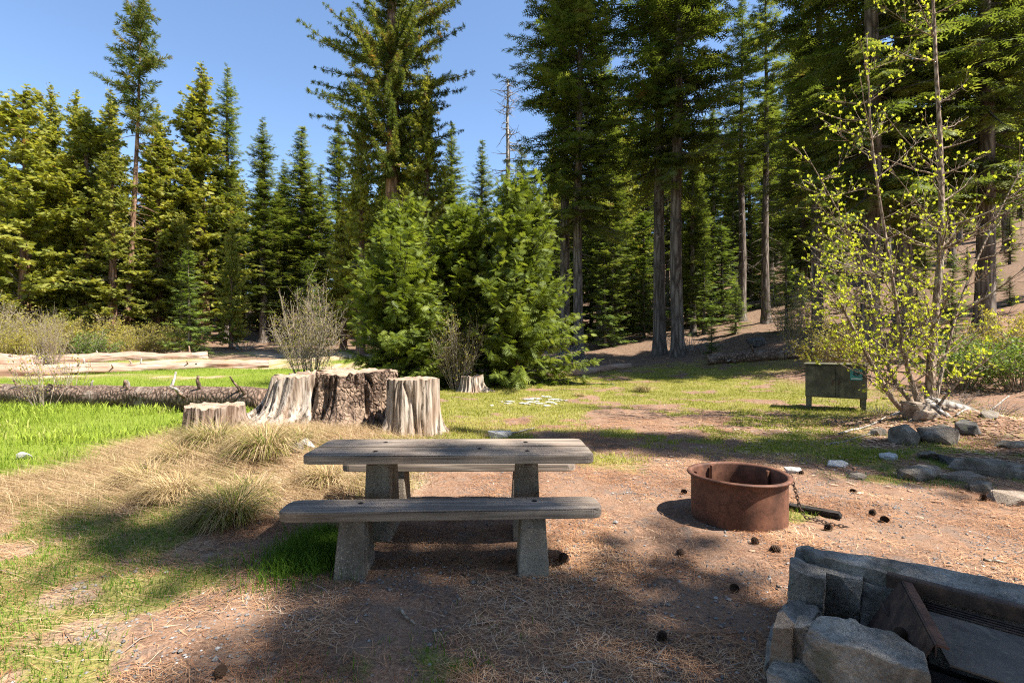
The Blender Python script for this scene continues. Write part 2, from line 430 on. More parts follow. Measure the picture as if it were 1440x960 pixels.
def stone_mat(name, cols, scale=3.0, warm=None):
    m, nt = mat(name); n = N(nt)
    co = n('ShaderNodeTexCoord').outputs['Object']
    rnd = n('ShaderNodeObjectInfo').outputs['Random']
    co = n('ShaderNodeVectorMath', operation='ADD', i_0=co, i_1=n('ShaderNodeCombineXYZ', i_0=n.math('MULTIPLY', rnd, 31.0), i_1=n.math('MULTIPLY', rnd, 13.0)).outputs[0]).outputs[0]
    a = n.noise(co, scale * 1.6, 10, .68, .4); b = n.noise(co, scale * 22, 6, .7)
    sp = n.noise(co, scale * 60, 3, .7)
    col = n.ramp(a, [(.32, cols[0]), (.5, cols[1]), (.68, cols[2])])
    col = n.mix(n.math('MULTIPLY', n.ramp(b, [(.35, (1, 1, 1)), (.6, (0, 0, 0))]), .5), col, cols[0])
    col = n.mix(n.ramp(sp, [(.62, (0, 0, 0)), (.7, (.5,) * 3)]), col, tuple(min(c * 1.5, .7) for c in cols[2]))
    if warm:
        w = n.math('MULTIPLY', n.ramp(rnd, [(.62, (0, 0, 0)), (.7, (1, 1, 1))]), .75)
        col = n.mix(w, col, warm)
    l = n.ramp(n.noise(co, scale * 1.7, 5, .6), [(.58, (0, 0, 0)), (.66, (.6,) * 3)])
    col = n.mix(l, col, (.13, .135, .085))
    n.out(n.bsdf(col, .9, .2, n.math('ADD', a, n.math('ADD', n.math('MULTIPLY', b, .6), n.math('MULTIPLY', sp, .25))), 1.0, .035)); return m
M['granite'] = stone_mat('grey_granite', [(.085, .076, .064), (.33, .29, .24), (.60, .54, .455)], 3.0)
M['granite_warm'] = stone_mat('warm_granite', [(.14, .10, .07), (.33, .255, .19), (.48, .40, .32)], 3.4)
M['rock'] = stone_mat('field_rock', [(.08, .062, .045), (.22, .18, .138), (.40, .35, .29)], 3.0)
M['rock_dark'] = stone_mat('dark_field_rock', [(.035, .032, .03), (.10, .09, .08), (.2, .18, .16)], 3.0)
M['rock_white'] = stone_mat('pale_rock', [(.40, .37, .32), (.6, .57, .52), (.75, .72, .68)], 4.0)
M['mortar'] = stone_mat('old_mortar', [(.05, .045, .04), (.11, .10, .09), (.19, .175, .16)], 6.0)

def simple(name, col, rough=.8, var=None, spec=.2):
    m, nt = mat(name); n = N(nt)
    co = n('ShaderNodeTexCoord').outputs['Object']
    a = n.noise(co, 12, 4)
    n.out(n.bsdf(n.ramp(a, [(.3, tuple(c * .7 for c in col)), (.7, tuple(min(1, c * 1.25) for c in col))]), rough, spec)); return m
M['hole'] = simple('dark_bolt_iron', (.018, .015, .013))
M['sign_teal'] = simple('teal_notice', (.05, .22, .20), .6)
M['sign_dark'] = simple('dark_emblem', (.015, .05, .06), .5)
M['sign_white'] = simple('white_notice', (.55, .62, .58), .5)
M['ash'] = simple('ash_and_soot', (.07, .06, .052))
M['charcoal'] = simple('burnt_wood', (.028, .023, .02), .9)
M['cone'] = simple('pine_cone_scales', (.065, .038, .024), .8)

def litter_mat(name, stops, rough=.8, trans=0.0):
    m, nt = mat(name); n = N(nt)
    var = n('ShaderNodeAttribute', attribute_name='var').outputs['Fac']
    col = n.ramp(var, stops)
    sh = n.bsdf(col, rough, .15)
    if trans:
        t = n('ShaderNodeBsdfTranslucent', i_Color=col).outputs[0]
        mx = n('ShaderNodeMixShader', i_0=trans); nt.links.new(sh, mx.inputs[1]); nt.links.new(t, mx.inputs[2]); sh = mx.outputs[0]
    n.out(sh); return m
M['needles'] = litter_mat('fallen_pine_needles', [(0, (.08, .036, .02)), (.45, (.31, .145, .07)), (.8, (.52, .30, .155)), (1, (.62, .47, .32))])
M['bark_bits'] = litter_mat('bark_bits', [(0, (.05, .035, .028)), (.6, (.17, .11, .08)), (1, (.38, .31, .25))])
M['gravel'] = litter_mat('grey_gravel', [(0, (.09, .08, .075)), (.7, (.24, .225, .21)), (1, (.6, .57, .53))])
M['leaves'] = litter_mat('dead_leaf_litter', [(0, (.20, .10, .06)), (.5, (.40, .25, .16)), (1, (.60, .46, .34))], .8, .2)
M['grass_meadow'] = litter_mat('meadow_grass_blades', [(0, (.10, .165, .014)), (.6, (.20, .28, .026)), (.92, (.32, .38, .05)), (1, (.52, .45, .2))], .6, .40)
M['grass_short'] = litter_mat('short_grass_blades', [(0, (.06, .13, .012)), (.6, (.14, .235, .022)), (.9, (.24, .30, .045)), (1, (.5, .40, .2))], .6, .4)
M['grass_mid'] = litter_mat('clearing_grass_blades', [(0, (.16, .175, .018)), (.45, (.29, .30, .036)), (.78, (.44, .39, .10)), (1, (.56, .43, .25))], .6, .4)
M['grass_dry'] = litter_mat('dry_straw', [(0, (.17, .10, .05)), (.5, (.35, .235, .12)), (1, (.58, .45, .27))], .75, .25)
M['tussock'] = litter_mat('tussock_blades', [(0, (.10, .13, .02)), (.4, (.22, .22, .045)), (.6, (.36, .25, .115)), (1, (.56, .42, .24))], .7, .3)
M['chips'] = litter_mat('pale_chips', [(0, (.28, .26, .22)), (1, (.56, .54, .51))])

def ground_mat():
    m, nt = mat('forest_ground'); n = N(nt)
    co = n('ShaderNodeTexCoord').outputs['Object']
    g = n('ShaderNodeAttribute', attribute_name='grassy').outputs['Fac']
    d = n('ShaderNodeAttribute', attribute_name='dry').outputs['Fac']
    me = n('ShaderNodeAttribute', attribute_name='meadow').outputs['Fac']
    fo = n('ShaderNodeAttribute', attribute_name='forest').outputs['Fac']
    fine = n.noise(co, 55, 6, .7); midn = n.noise(co, 6, 5, .6, .5); big = n.noise(co, 1.1, 4, .55, .5)
    speck = n.noise(co, 140, 3, .7)
    # needle strokes: warped streaks in two directions
    wv = n('ShaderNodeTexNoise', i_Vector=co, i_Scale=4.0, i_Detail=2.0).outputs[1]
    wc = n('ShaderNodeVectorMath', operation='ADD', i_0=co, i_1=n('ShaderNodeVectorMath', operation='SCALE', i_0=wv, i_Scale=.5).outputs[0]).outputs[0]
    s1 = n.noise(n.mapping(wc, (150, 12, 1)), 1.0, 2); s2 = n.noise(n.mapping(wc, (12, 150, 1), (0, 0, .5)), 1.0, 2)
    st = n.math('MAXIMUM', s1, s2)
    duff = n.ramp(fine, [(.34, (.045, .027, .018)), (.5, (.16, .092, .06)), (.7, (.32, .205, .135))])
    duff = n.mix(n.ramp(st, [(.58, (0, 0, 0)), (.68, (.8,) * 3)]), duff, (.39, .225, .135))
    grav = n.ramp(speck, [(.38, (.05, .042, .036)), (.55, (.14, .12, .105)), (.7, (.30, .27, .24))])
    duff = n.mix(n.ramp(midn, [(.50, (0, 0, 0)), (.64, (.6,) * 3)]), duff, grav)
    duff = n.mix(n.math('MULTIPLY', n.ramp(big, [(.42, (0, 0, 0)), (.62, (1, 1, 1))]), .45), duff, (.29, .18, .115))
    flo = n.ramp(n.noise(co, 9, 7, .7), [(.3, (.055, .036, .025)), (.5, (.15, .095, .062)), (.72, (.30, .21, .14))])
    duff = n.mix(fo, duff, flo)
    s3 = n.noise(n.mapping(wc, (90, 8, 1), (0, 0, -.9)), 1.0, 3)
    dry = n.ramp(s3, [(.3, (.19, .12, .07)), (.5, (.42, .30, .19)), (.7, (.62, .49, .34))])
    gr = n.ramp(fine, [(.3, (.08, .07, .02)), (.5, (.19, .18, .045)), (.7, (.31, .28, .085))])
    grm = n.ramp(fine, [(.3, (.07, .11, .012)), (.5, (.15, .20, .02)), (.7, (.24, .29, .035))])
    gr = n.mix(me, gr, grm)
    brk = n.math('MULTIPLY', n.math('SUBTRACT', n.noise(co, 11, 5, .65), .5), 1.4)
    df = n.math('ADD', d, n.math('MULTIPLY', brk, .7), True)
    gf = n.ramp(n.math('ADD', g, n.math('MULTIPLY', brk, .9)), [(.3, (0, 0, 0)), (.7, (.9,) * 3)])
    col = n.mix(n.math('MULTIPLY', df, n.math('GREATER_THAN', d, .02)), duff, dry)
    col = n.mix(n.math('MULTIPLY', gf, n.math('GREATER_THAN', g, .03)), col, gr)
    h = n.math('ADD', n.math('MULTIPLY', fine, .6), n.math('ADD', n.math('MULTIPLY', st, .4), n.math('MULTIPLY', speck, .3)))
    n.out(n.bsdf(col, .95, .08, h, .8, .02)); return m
M['ground'] = ground_mat()

# ------------------------------------------------------------------ ground sheet
def ground():
    def axis(lo, a, b, hi, step, k):
        mid = np.arange(a, b, step)
        def out(s, e, st):
            r = []; p = s
            while abs(p - s) < abs(e - s):
                st *= k; p = p + math.copysign(st, e - s); r.append(p)
            return r
        return np.array(sorted(out(a, lo, step)) + list(mid) + out(b, hi, step))
    xs = axis(-420, -7.5, 9, 420, .07, 1.045)
    ys = axis(-120, 1.6, 12.5, 480, .06, 1.035)
    X, Y = np.meshgrid(xs, ys)
    Z = gz(X, Y) + micro(X, Y) * (1 - sm(Y, 25, 60)) * (1 - .5 * sm(np.abs(X), 15, 40))
    V = np.stack([X, Y, Z], -1).reshape(-1, 3)
    nx, ny = len(xs), len(ys)
    i = np.arange(ny - 1)[:, None]; j = np.arange(nx - 1)[None]
    q = np.stack([i * nx + j, i * nx + j + 1, (i + 1) * nx + j + 1, (i + 1) * nx + j], -1).reshape(-1, 4)
    me = raw_mesh('ground', V, [q], M['ground'], smooth=True)
    g, d, mdw, mid, _ = zones(X.ravel(), Y.ravel())
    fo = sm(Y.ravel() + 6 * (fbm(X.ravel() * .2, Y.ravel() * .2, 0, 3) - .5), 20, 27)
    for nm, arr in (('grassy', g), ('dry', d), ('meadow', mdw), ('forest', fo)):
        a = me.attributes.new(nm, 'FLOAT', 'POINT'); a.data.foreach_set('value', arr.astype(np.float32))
    tag(obj('ground', me), kind='structure')
ground()

# ------------------------------------------------------------------ ground cover
rng = np.random.default_rng(5)
def view_keep(x, y, m=.06):
    return (y > 1.7) & (np.abs(x) < y * (1 + m) + .3)

def sample(n, x0, x1, y0, y1, dens, power=1.0):
    x = rng.uniform(x0, x1, n)
    u = rng.uniform(0, 1, n) ** power
    y = y0 + (y1 - y0) * u
    k = view_keep(x, y); x, y = x[k], y[k]
    d = dens(x, y)
    k = rng.uniform(0, 1, len(x)) < d
    return x[k], y[k]

def blades(x, y, h, w, lean, var, az=None, z0=None, curl=.5, segs=2):
    n = len(x)
    z = (gz(x, y) + micro(x, y)) if z0 is None else z0
    az = rng.uniform(0, 2 * PI, n) if az is None else az
    D = np.stack([np.cos(az), np.sin(az), np.zeros(n)], -1)
    fa = rng.uniform(0, 2 * PI, n)
    Sd = np.stack([np.cos(fa), np.sin(fa), np.zeros(n)], -1)
    b = np.stack([x, y, z - .01], -1)
    up = np.array([0, 0, 1.0])
    P1 = b + up * (h * .6 * np.cos(lean))[:, None] + D * (h * .6 * np.sin(lean) * .75)[:, None]
    l2 = np.minimum(lean + curl, 1.9)
    P2 = P1 + up * (h * .45 * np.cos(l2))[:, None] + D * (h * .45 * np.sin(l2))[:, None]
    a = Sd * (w / 2)[:, None]
    V = np.stack([b - a, b + a, P1 - a * .75, P1 + a * .75, P2], 1).reshape(-1, 3)
    o = np.arange(n)[:, None] * 5
    q = o + np.array([[0, 1, 3, 2]]); t = o + np.array([[2, 3, 4]])
    return V, q, t, var

def blade_obj(name, parts, m, label=None, cat=None, kind='stuff'):
    Vs, qs, ts, vq, vt = [], [], [], [], []; b = 0
    for V, q, t, var in parts:
        Vs.append(V); qs.append(q + b); ts.append(t + b); vq.append(var); vt.append(var); b += len(V)
    me = raw_mesh(name, np.concatenate(Vs), [np.concatenate(qs), np.concatenate(ts)], m, np.concatenate(vq + vt))
    o = obj(name, me); tag(o, label, cat, kind=kind); return o

def mk(x, y, h0, h1, w0, w1, lean, vlo=0, vhi=1, **kw):
    n = len(x)
    pv = np.clip(vlo + (vhi - vlo) * (.55 * rng.uniform(0, 1, n) + .45 * sm(fbm(x * 1.1, y * 1.1, 0, 51), .25, .75)), 0, 1)
    return blades(x, y, rng.uniform(h0, h1, n), rng.uniform(w0, w1, n), np.abs(rng.normal(0, lean, n)), pv, **kw)

# meadow on the left
x, y = sample(230000, -36, -2.5, 5, 34, lambda x, y: zones(x, y)[2], 1.5)
p1 = mk(x, y, .05, .17, .005, .013, .5)
x3, y3 = sample(60000, -20, -4, 5, 16, lambda x, y: zones(x, y)[2] * sm(fbm(x * .7, y * .7, 0, 63), .42, .62))
p3 = mk(x3, y3, .10, .24, .004, .009, .6, .55, 1)
x2, y2 = sample(9000, -16, -5.5, 8.5, 13, lambda x, y: zones(x, y)[2] * sm(fbm(x * .8, y * .8, 0, 61), .45, .6))
p2 = mk(x2, y2, .14, .26, .02, .035, .3, .7, .97)
blade_obj('meadow_grass', [p1, p2, p3], M['grass_meadow'], 'lush bright green meadow grass left of the stumps', 'grass')
# short grass: foreground left, round the bench foot, between the litter
x, y = sample(330000, -6.5, 9, 1.7, 10, lambda x, y: zones(x, y)[4] * .85, 1.2)
p1 = mk(x, y, .035, .085, .003, .006, .6)
x2, y2 = sample(60000, -2.1, -1.0, 3.1, 4.2, lambda x, y: np.clip(np.exp(-((x + 1.43) ** 2 / .04 + (y - 3.7) ** 2 / .10)) * 1.0, 0, 1))
k = rng.uniform(0, 1, len(x2)) < .5; x2, y2 = x2[k], y2[k]
p2 = mk(x2, y2, .08, .19, .003, .006, .5, 0, .6)
blade_obj('lawn_grass', [p1, p2], M['grass_short'], 'short green grass patches growing through the needle litter', 'grass')
x, y = sample(300000, -6, 12, 6.5, 27, lambda x, y: zones(x, y)[3], 1.25)
blade_obj('clearing_grass', [mk(x, y, .035, .09, .006, .013, .6)], M['grass_mid'], 'thin yellow green grass across the sunny clearing', 'grass')
# flattened straw between meadow and table
x, y = sample(150000, -7, -.6, 2.2, 10.5, lambda x, y: zones(x, y)[1] * .8)
n = len(x); sh_ = np.where(y < 4.4, .45, 1.0)
az = rng.normal(0, .35, n) + 3.75 + 1.2 * (fbm(x * .6, y * .6, 0, 71) - .5)
p1 = blades(x, y, sh_ * rng.uniform(.14, .5, n), rng.uniform(.003, .0065, n), rng.uniform(1.1, 1.5, n), np.clip(rng.uniform(0, 1, n) * .6 + .4 * fbm(x * 2, y * 2, 0, 72), 0, 1), az, curl=.05)
x, y = sample(26000, -6, 0, 4.3, 10, lambda x, y: zones(x, y)[1] * .8)
n = len(x)
p2 = blades(x, y, rng.uniform(.08, .25, n), rng.uniform(.003, .006, n), np.abs(rng.normal(.5, .4, n)), rng.uniform(.2, 1, n), None, curl=.6)
blade_obj('dry_grass', [p1, p2], M['grass_dry'], 'matted dry straw between the meadow and the table', 'dry grass')

# pine needles lying flat, clumped
def flat_litter(name, n, x0, x1, y0, y1, dens, l0, l1, w0, w1, m, label, cat, power=1.3, pair=True):
    x, y = sample(n, x0, x1, y0, y1, dens, power)
    k = len(x)
    a = rng.uniform(0, 2 * PI, k); pit = rng.normal(0, .10, k)
    L = rng.uniform(l0, l1, k); W = rng.uniform(w0, w1, k)
    z = gz(x, y) + micro(x, y) + rng.uniform(.004, .016, k)
    D = np.stack([np.cos(a), np.sin(a), np.sin(pit)], -1)
    Sd = np.stack([-np.sin(a), np.cos(a), np.zeros(k)], -1)
    bow = rng.normal(0, .12, k)
    c = np.stack([x, y, z], -1)
    P0 = c - D * (L / 2)[:, None]; P2 = c + D * (L / 2)[:, None]; P1 = c + Sd * (bow * L)[:, None] + np.array([0, 0, .004])
    s = Sd * (W / 2)[:, None]
    V = np.stack([P0 - s * .6, P0 + s * .6, P1 - s, P1 + s, P2], 1).reshape(-1, 3)
    o = np.arange(k)[:, None] * 5
    var = np.clip(.55 * rng.uniform(0, 1, k) + .45 * sm(fbm(x * 1.7, y * 1.7, 0, 81), .25, .75), 0, 1)
    blade_obj(name, [(V, o + np.array([[0, 1, 3, 2]]), o + np.array([[2, 3, 4]]), var)], m, label, cat)
def nd(x, y):
    g, d, mdw, mid, sh = zones(x, y)
    return np.clip(1.15 * sm(fbm(x * 1.9, y * 1.9, 0, 91), .36, .64), .08, 1) * (1 - .75 * np.clip(g, 0, 1)) * (1 - .8 * d)
flat_litter('pine_needle_litter', 300000, -7, 9, 1.7, 10.5, nd, .05, .16, .0018, .0038, M['needles'], 'orange brown fallen pine needles carpeting the campsite', 'pine needles', 1.35)
def ld(x, y):
    c = np.exp(-((x - 7.3) ** 2 / 8 + (y - 8.3) ** 2 / 4.2))
    return np.clip(c * 1.1 + .012 * sm(x, 0, 3), 0, 1) * (.35 + .65 * sm(fbm(x * 1.4, y * 1.4, 0, 95), .35, .6))
flat_litter('leaf_litter', 52000, -2, 13, 3, 13, ld, .04, .11, .02, .055, M['leaves'], 'pale dead leaves lying below the budding tree', 'leaf litter', 1.0)

flat_litter('twig_litter', 2600, -4, 8, 1.7, 10, lambda x, y: nd(x, y) * .8, .07, .26, .004, .011, M['bark_bits'], 'small dark twigs and bark bits among the pine needles', 'twigs', 1.3)
def gravel():
    x, y = sample(26000, -3.2, 4.5, 1.7, 7.0, lambda x, y: (1 - np.clip(zones(x, y)[0], 0, 1)) * np.clip(sm(fbm(x * 1.5, y * 1.5, 0, 101), .42, .62), .06, 1), 1.3)
    n = len(x)
    t = np.array([[1, 0, 0], [0, 1, 0], [-1, 0, 0], [0, -1, 0], [0, 0, .7], [0, 0, -.7]])
    f = np.array([[0, 1, 4], [1, 2, 4], [2, 3, 4], [3, 0, 4], [1, 0, 5], [2, 1, 5], [3, 2, 5], [0, 3, 5]])
    r = rng.gamma(3.0, .0018, n) + .002
    V = t[None] * (r[:, None, None] * rng.uniform(.6, 1.3, (n, 6, 1)))
    a = rng.uniform(0, PI, n); c, s = np.cos(a), np.sin(a)
    V = np.stack([V[..., 0] * c[:, None] - V[..., 1] * s[:, None], V[..., 0] * s[:, None] + V[..., 1] * c[:, None], V[..., 2]], -1)
    V += np.stack([x, y, gz(x, y) + micro(x, y) + r * .3], -1)[:, None]
    fc = (np.arange(n)[:, None, None] * 6 + f[None]).reshape(-1, 3)
    v = np.repeat(np.clip(rng.beta(2, 3, n), 0, 1), 8)
    tag(obj('gravel', raw_mesh('gravel', V.reshape(-1, 3), [fc], M['gravel'], v)), 'grey gravel showing between the pine needles', 'gravel', kind='stuff')
gravel()

# ------------------------------------------------------------------ conifers
def spray(pairs, ang=55, taper=.75, wtw=.16, lside=.42, droop=.06):
    V, Fc = [], []
    def tri(a, b, w):
        a = np.array(a, float); b = np.array(b, float); d = b - a; d /= np.linalg.norm(d)
        s = np.array([-d[1], d[0], 0]) * w
        m_ = a + (b - a) * .45
        k = len(V); V.extend([a, m_ - s, b, m_ + s]); Fc.append([k, k + 1, k + 2, k + 3])
    tri((0, 0, 0), (0, 1, -droop), wtw * .42)
    for i in range(pairs):
        t = .12 + .74 * i / max(pairs - 1, 1)
        l = lside * (1 - taper * abs(t - .25) ** 1.2) * (1 if t > .2 else .8)
        for sg in (-1, 1):
            a = math.radians(ang) * sg
            tri((0, t, -droop * t), (math.sin(a) * l, t + math.cos(a) * l * .8, -droop * t - .10 * l), wtw * l * 1.0)
    return np.array(V), np.array(Fc)

def tuft(n=11, seed=1):
    r = np.random.default_rng(seed); V, Fc = [], []
    for i in range(n):
        d = r.normal(0, 1, 3); d[1] = abs(d[1]) + .7; d /= np.linalg.norm(d)
        s = np.cross(d, r.normal(0, 1, 3)); s /= np.linalg.norm(s); s *= .055
        m_ = d * .55; k = len(V); V.extend([np.zeros(3), m_ - s, d, m_ + s]); Fc.append([k, k + 1, k + 2, k + 3])
    return np.array(V), np.array(Fc)

def put(acc, tmpl, O, A, Nn, L, W, var, mi=0):
    V, Fc = tmpl
    A = A / np.linalg.norm(A, axis=1, keepdims=True)
    Sd = np.cross(A, Nn); Sd /= np.maximum(np.linalg.norm(Sd, axis=1, keepdims=True), 1e-6)
    Nn = np.cross(Sd, A)
    P = O[:, None] + V[None, :, 1:2] * (A * L[:, None])[:, None] + V[None, :, 0:1] * (Sd * W[:, None])[:, None] + V[None, :, 2:3] * (Nn * L[:, None])[:, None]
    fc = (np.arange(len(O))[:, None, None] * len(V) + Fc[None]).reshape(-1, 4)
    acc.add(P.reshape(-1, 3), fc, np.repeat(var, len(Fc)), mi)

SP4, SP6, SP3 = spray(4), spray(6, 50, .7, .15, .38, .1), spray(3, 55, .75, .2, .45)
CED = spray(6, 40, .6, .17, .46, .12)
TUF = tuft()

def conifer(kind, H, cb, R, seed, step=.45, nb=6, ptop=25, pbot=-18, curve=.12, sl=.62, sp=.26, skip=.08, prof=.75, tmpl=SP4, hang=.15, rnd=.25, lean=0.0, belly=.15, tr=.0165, dead=10, leafm='fir', barkm='bark_fir', wob=.2, psig=7, vs=.2, t0=.16):
    """returns crown and trunk meshes of one tree standing at the origin"""
    r = np.random.default_rng(seed); crown = Acc(); tk = Acc()
    ph = r.uniform(0, 6, 4)
    def ax(z):
        z = np.asarray(z, float); t = z / H
        return np.stack([lean * H * t * (1.2 - .4 * t) + .05 * np.sin(z * .25 + ph[0]), .05 * np.sin(z * .31 + ph[1]), z], -1)
    zt = np.concatenate([[-.4, 0, .15, .4, .9], np.linspace(1.8, H, 22)])
    rad = tr * H * np.clip(1 - zt / H, .012, 1) ** .85 * (1 + .55 * np.exp(-np.maximum(zt, 0) / .45))
    tube(tk, ax(zt), rad, 14, .5, 0, True, .16, seed, 1.6)
    z = cb * H; nm = 0
    while z < H - .15:
        f = (z - cb * H) / (H * (1 - cb))
        Rz = R * (1 - f) ** prof * (1 - belly * (1 - f) ** 6) + .12
        sect = .75 + .5 * vnoise(z * .35, seed * 3.1)
        for b in range(nb if f < .9 else 4):
            if r.uniform() < skip: continue
            az = r.uniform(0, 2 * PI); ln = Rz * r.uniform(.62, 1.12) * (1 - wob + 2 * wob * vnoise(math.cos(az) * 1.5 + 5, math.sin(az) * 1.5 + 5, z * .3, seed)) * sect
            if ln < .15: ln = .15
            pit = math.radians(pbot + (ptop - pbot) * f ** .8 + r.normal(0, psig))
            zz = z + r.uniform(-.5, .5) * step
            u = np.array([math.cos(az), math.sin(az), 0])
            b0 = ax(zz)
            def path(t):
                t = np.asarray(t, float)[:, None]
                return b0 + u * (ln * math.cos(pit) * t) + np.array([0, 0, 1.0]) * (ln * (math.sin(pit) * t + curve * t * t * (1 if pit < .2 else .5)))
            tt = np.linspace(0, 1, 4)
            tube(crown, path(tt), np.linspace(.012 + .012 * ln, .005, 4), 3, .3, 1, False)
            m_ = max(3, int(ln / sp))
            t = np.clip(np.linspace(t0 if ln > 1 else .05, 1, m_) + r.normal(0, .02, m_), 0.02, 1)
            P = path(t); T = path(np.minimum(t + .05, 1.05)) - path(t - .05); T /= np.linalg.norm(T, axis=1, keepdims=True)
            side = np.cross(T, [0, 0, 1.0]); side /= np.linalg.norm(side, axis=1, keepdims=True)
            base_v = np.clip(r.normal(.45, vs), 0, 1)
            for sg in (-1, 1, 0):
                if sg == 0:
                    k = np.arange(m_) % 2 == 0
                    k[-1] = True
                else: k = r.uniform(0, 1, m_) > .06
                q = k.sum()
                if not q: continue
                phi = np.radians(r.normal(58, 12, q)) * sg if sg else r.normal(0, .3, q)
                A = T[k] * np.cos(phi)[:, None] + side[k] * np.sin(phi)[:, None]
                A[:, 2] -= hang * r.uniform(.3, 1.6, q)
                A += r.normal(0, rnd * .6, (q, 3))
                Nn = np.cross(A, side[k] * 0 + T[k]) if False else np.tile([0, 0, 1.0], (q, 1)) + r.normal(0, rnd * 1.3, (q, 3))
                L = sl * r.uniform(.7, 1.25, q) * (.45 + .55 * np.minimum(1, (1.08 - t[k]) * 2.2)) * min(1, .45 + ln / 2.2)
                v = np.clip(base_v + r.normal(0, .2, q), 0, .93)
                v = np.where(r.uniform(0, 1, q) < .006, 1.0, v)
                put(crown, tmpl, P[k] + r.normal(0, .03, (q, 3)), A, Nn, L, L * r.uniform(.95, 1.35, q), v)
        z += step * (1 - .45 * f) * r.uniform(.75, 1.25)
    for i in range(dead):                        # bare dead limbs below the crown
        zz = r.uniform(.12, max(cb, .2)) * H; az = r.uniform(0, 6.28); l = r.uniform(.4, 1.5)
        u = np.array([math.cos(az), math.sin(az), r.uniform(-.5, .1)]); t = np.linspace(0, 1, 4)[:, None]
        tube(tk, ax(zz) + u * l * t + np.array([0, 0, -.2 * l]) * t ** 2, np.linspace(.03, .006, 4), 4, .4, 0, False)
    return crown.mesh(kind + '_crown', [M[leafm], M['limb']]), tk.mesh(kind + '_trunk', M[barkm], True), H

TV = {}
TV['fir_a'] = conifer('fir', 33, .27, 3.6, 1, tr=.0086, psig=11, nb=7, sl=.60, sp=.22, skip=.26, dead=30, pbot=-24)
TV['fir_b'] = conifer('fir', 27, .14, 2.8, 2, tr=.013, psig=10, nb=7, sl=.52, sp=.22, dead=20)
TV['fir_c'] = conifer('fir', 20, .06, 2.5, 3, tr=.014, psig=10, nb=7, sl=.46, sp=.2, step=.4, dead=8)
TV['fir_d'] = conifer('fir', 30, .42, 2.6, 4, tr=.011, psig=12, nb=5, sl=.56, sp=.22, skip=.25, dead=40)
TV['fir_e'] = conifer('fir', 33, .20, 4.4, 15, tr=.0092, psig=11, nb=6, sl=.62, skip=.32, dead=30, pbot=-30, curve=.05, hang=.3, sp=.22)
TV['fir_f'] = conifer('fir', 34, .30, 3.3, 16, tr=.0086, psig=11, nb=7, sl=.58, sp=.22, skip=.28, dead=34, pbot=-20)
TV['fir_g'] = conifer('fir', 26, .22, 2.6, 18, nb=5, sl=.62, skip=.44, dead=30, pbot=-18, wob=.45)
TV['sapling'] = conifer('young_fir', 7, .03, 1.7, 5, step=.3, nb=6, sl=.42, sp=.2, leafm='fir_light', dead=0)
TV['ced_a'] = conifer('cedar', 17, .05, 3.4, 6, step=.46, nb=7, ptop=48, pbot=4, curve=.02, sl=.32, sp=.105, skip=.2, tmpl=CED, hang=.5, rnd=1.2, psig=22, prof=.5, t0=.3, leafm='cedar', barkm='bark_cedar', wob=.5, dead=40)
TV['ced_b'] = conifer('cedar', 22, .08, 3.1, 7, step=.48, nb=7, ptop=50, pbot=0, curve=.03, sl=.33, sp=.11, skip=.2, tmpl=CED, hang=.5, rnd=1.2, psig=22, prof=.62, t0=.3, leafm='cedar', barkm='bark_cedar', wob=.45, dead=18)
TV['ced_c'] = conifer('cedar', 20, .16, 2.6, 17, step=.48, nb=7, ptop=50, pbot=-6, curve=.03, sl=.32, sp=.11, tmpl=CED, hang=.5, rnd=1.2, psig=22, prof=.45, t0=.3, leafm='cedar', barkm='bark_cedar', wob=.5, dead=30, skip=.28)
TV['pine_a'] = conifer('pine', 38, .30, 4.2, 8, psig=14, step=.40, nb=7, ptop=35, pbot=-15, curve=.2, sl=.36, sp=.16, tmpl=TUF, hang=-.05, rnd=.8, prof=.36, leafm='pine', barkm='bark_pine', wob=.5, skip=.17, dead=30)
TV['pine_b'] = conifer('pine', 26, .60, 2.0, 9, step=.5, nb=4, ptop=25, pbot=-12, curve=.15, sl=.42, sp=.22, tmpl=TUF, hang=-.05, rnd=.8, prof=.6, leafm='pine', barkm='bark_pine', wob=.5, skip=.17, dead=40, lean=.05, tr=.0078)
TV['young_a'] = conifer('young_cedar', 6.9, .0, 2.9, 10, step=.17, nb=8, ptop=60, pbot=4, curve=.02, sl=.44, sp=.18, tmpl=SP6, hang=.3, rnd=.45, prof=.46, leafm='cedar_young', barkm='bark_cedar', wob=.38, dead=0, belly=.1)
TV['young_b'] = conifer('young_cedar', 7.0, .0, 2.9, 11, step=.17, nb=8, ptop=60, pbot=0, curve=.02, sl=.46, sp=.18, tmpl=SP6, hang=.32, rnd=.45, prof=.42, leafm='cedar_young', barkm='bark_cedar', wob=.45, dead=0, belly=.1)

KIND = {'fir': 'fir_tree', 'ced': 'cedar_tree', 'pin': 'pine_tree', 'sap': 'young_fir', 'you': 'young_cedar'}
CATS = {'fir_tree': 'fir', 'cedar_tree': 'cedar', 'pine_tree': 'pine', 'young_fir': 'young fir', 'young_cedar': 'young cedar'}
def plant(v, x, y, h, label, group=None, rz=None, wx=1.0):
    crown, trunk, H = TV[v]; nm = KIND[v[:3]]; s = h / H
    r = empty(nm, (x, y, gzs(x, y) - .05), label, CATS[nm], group, random.uniform(0, 6.28) if rz is None else rz)
    r.scale = (s * wx, s * wx, s)
    obj('trunk', trunk, r); obj('crown', crown, r)
    return r

def at(px, d): return (px - 720) / F * d
def hgt(px, d, ytop):
    x = at(px, d); return CH + (480 - ytop) / F * d - gzs(x, d)

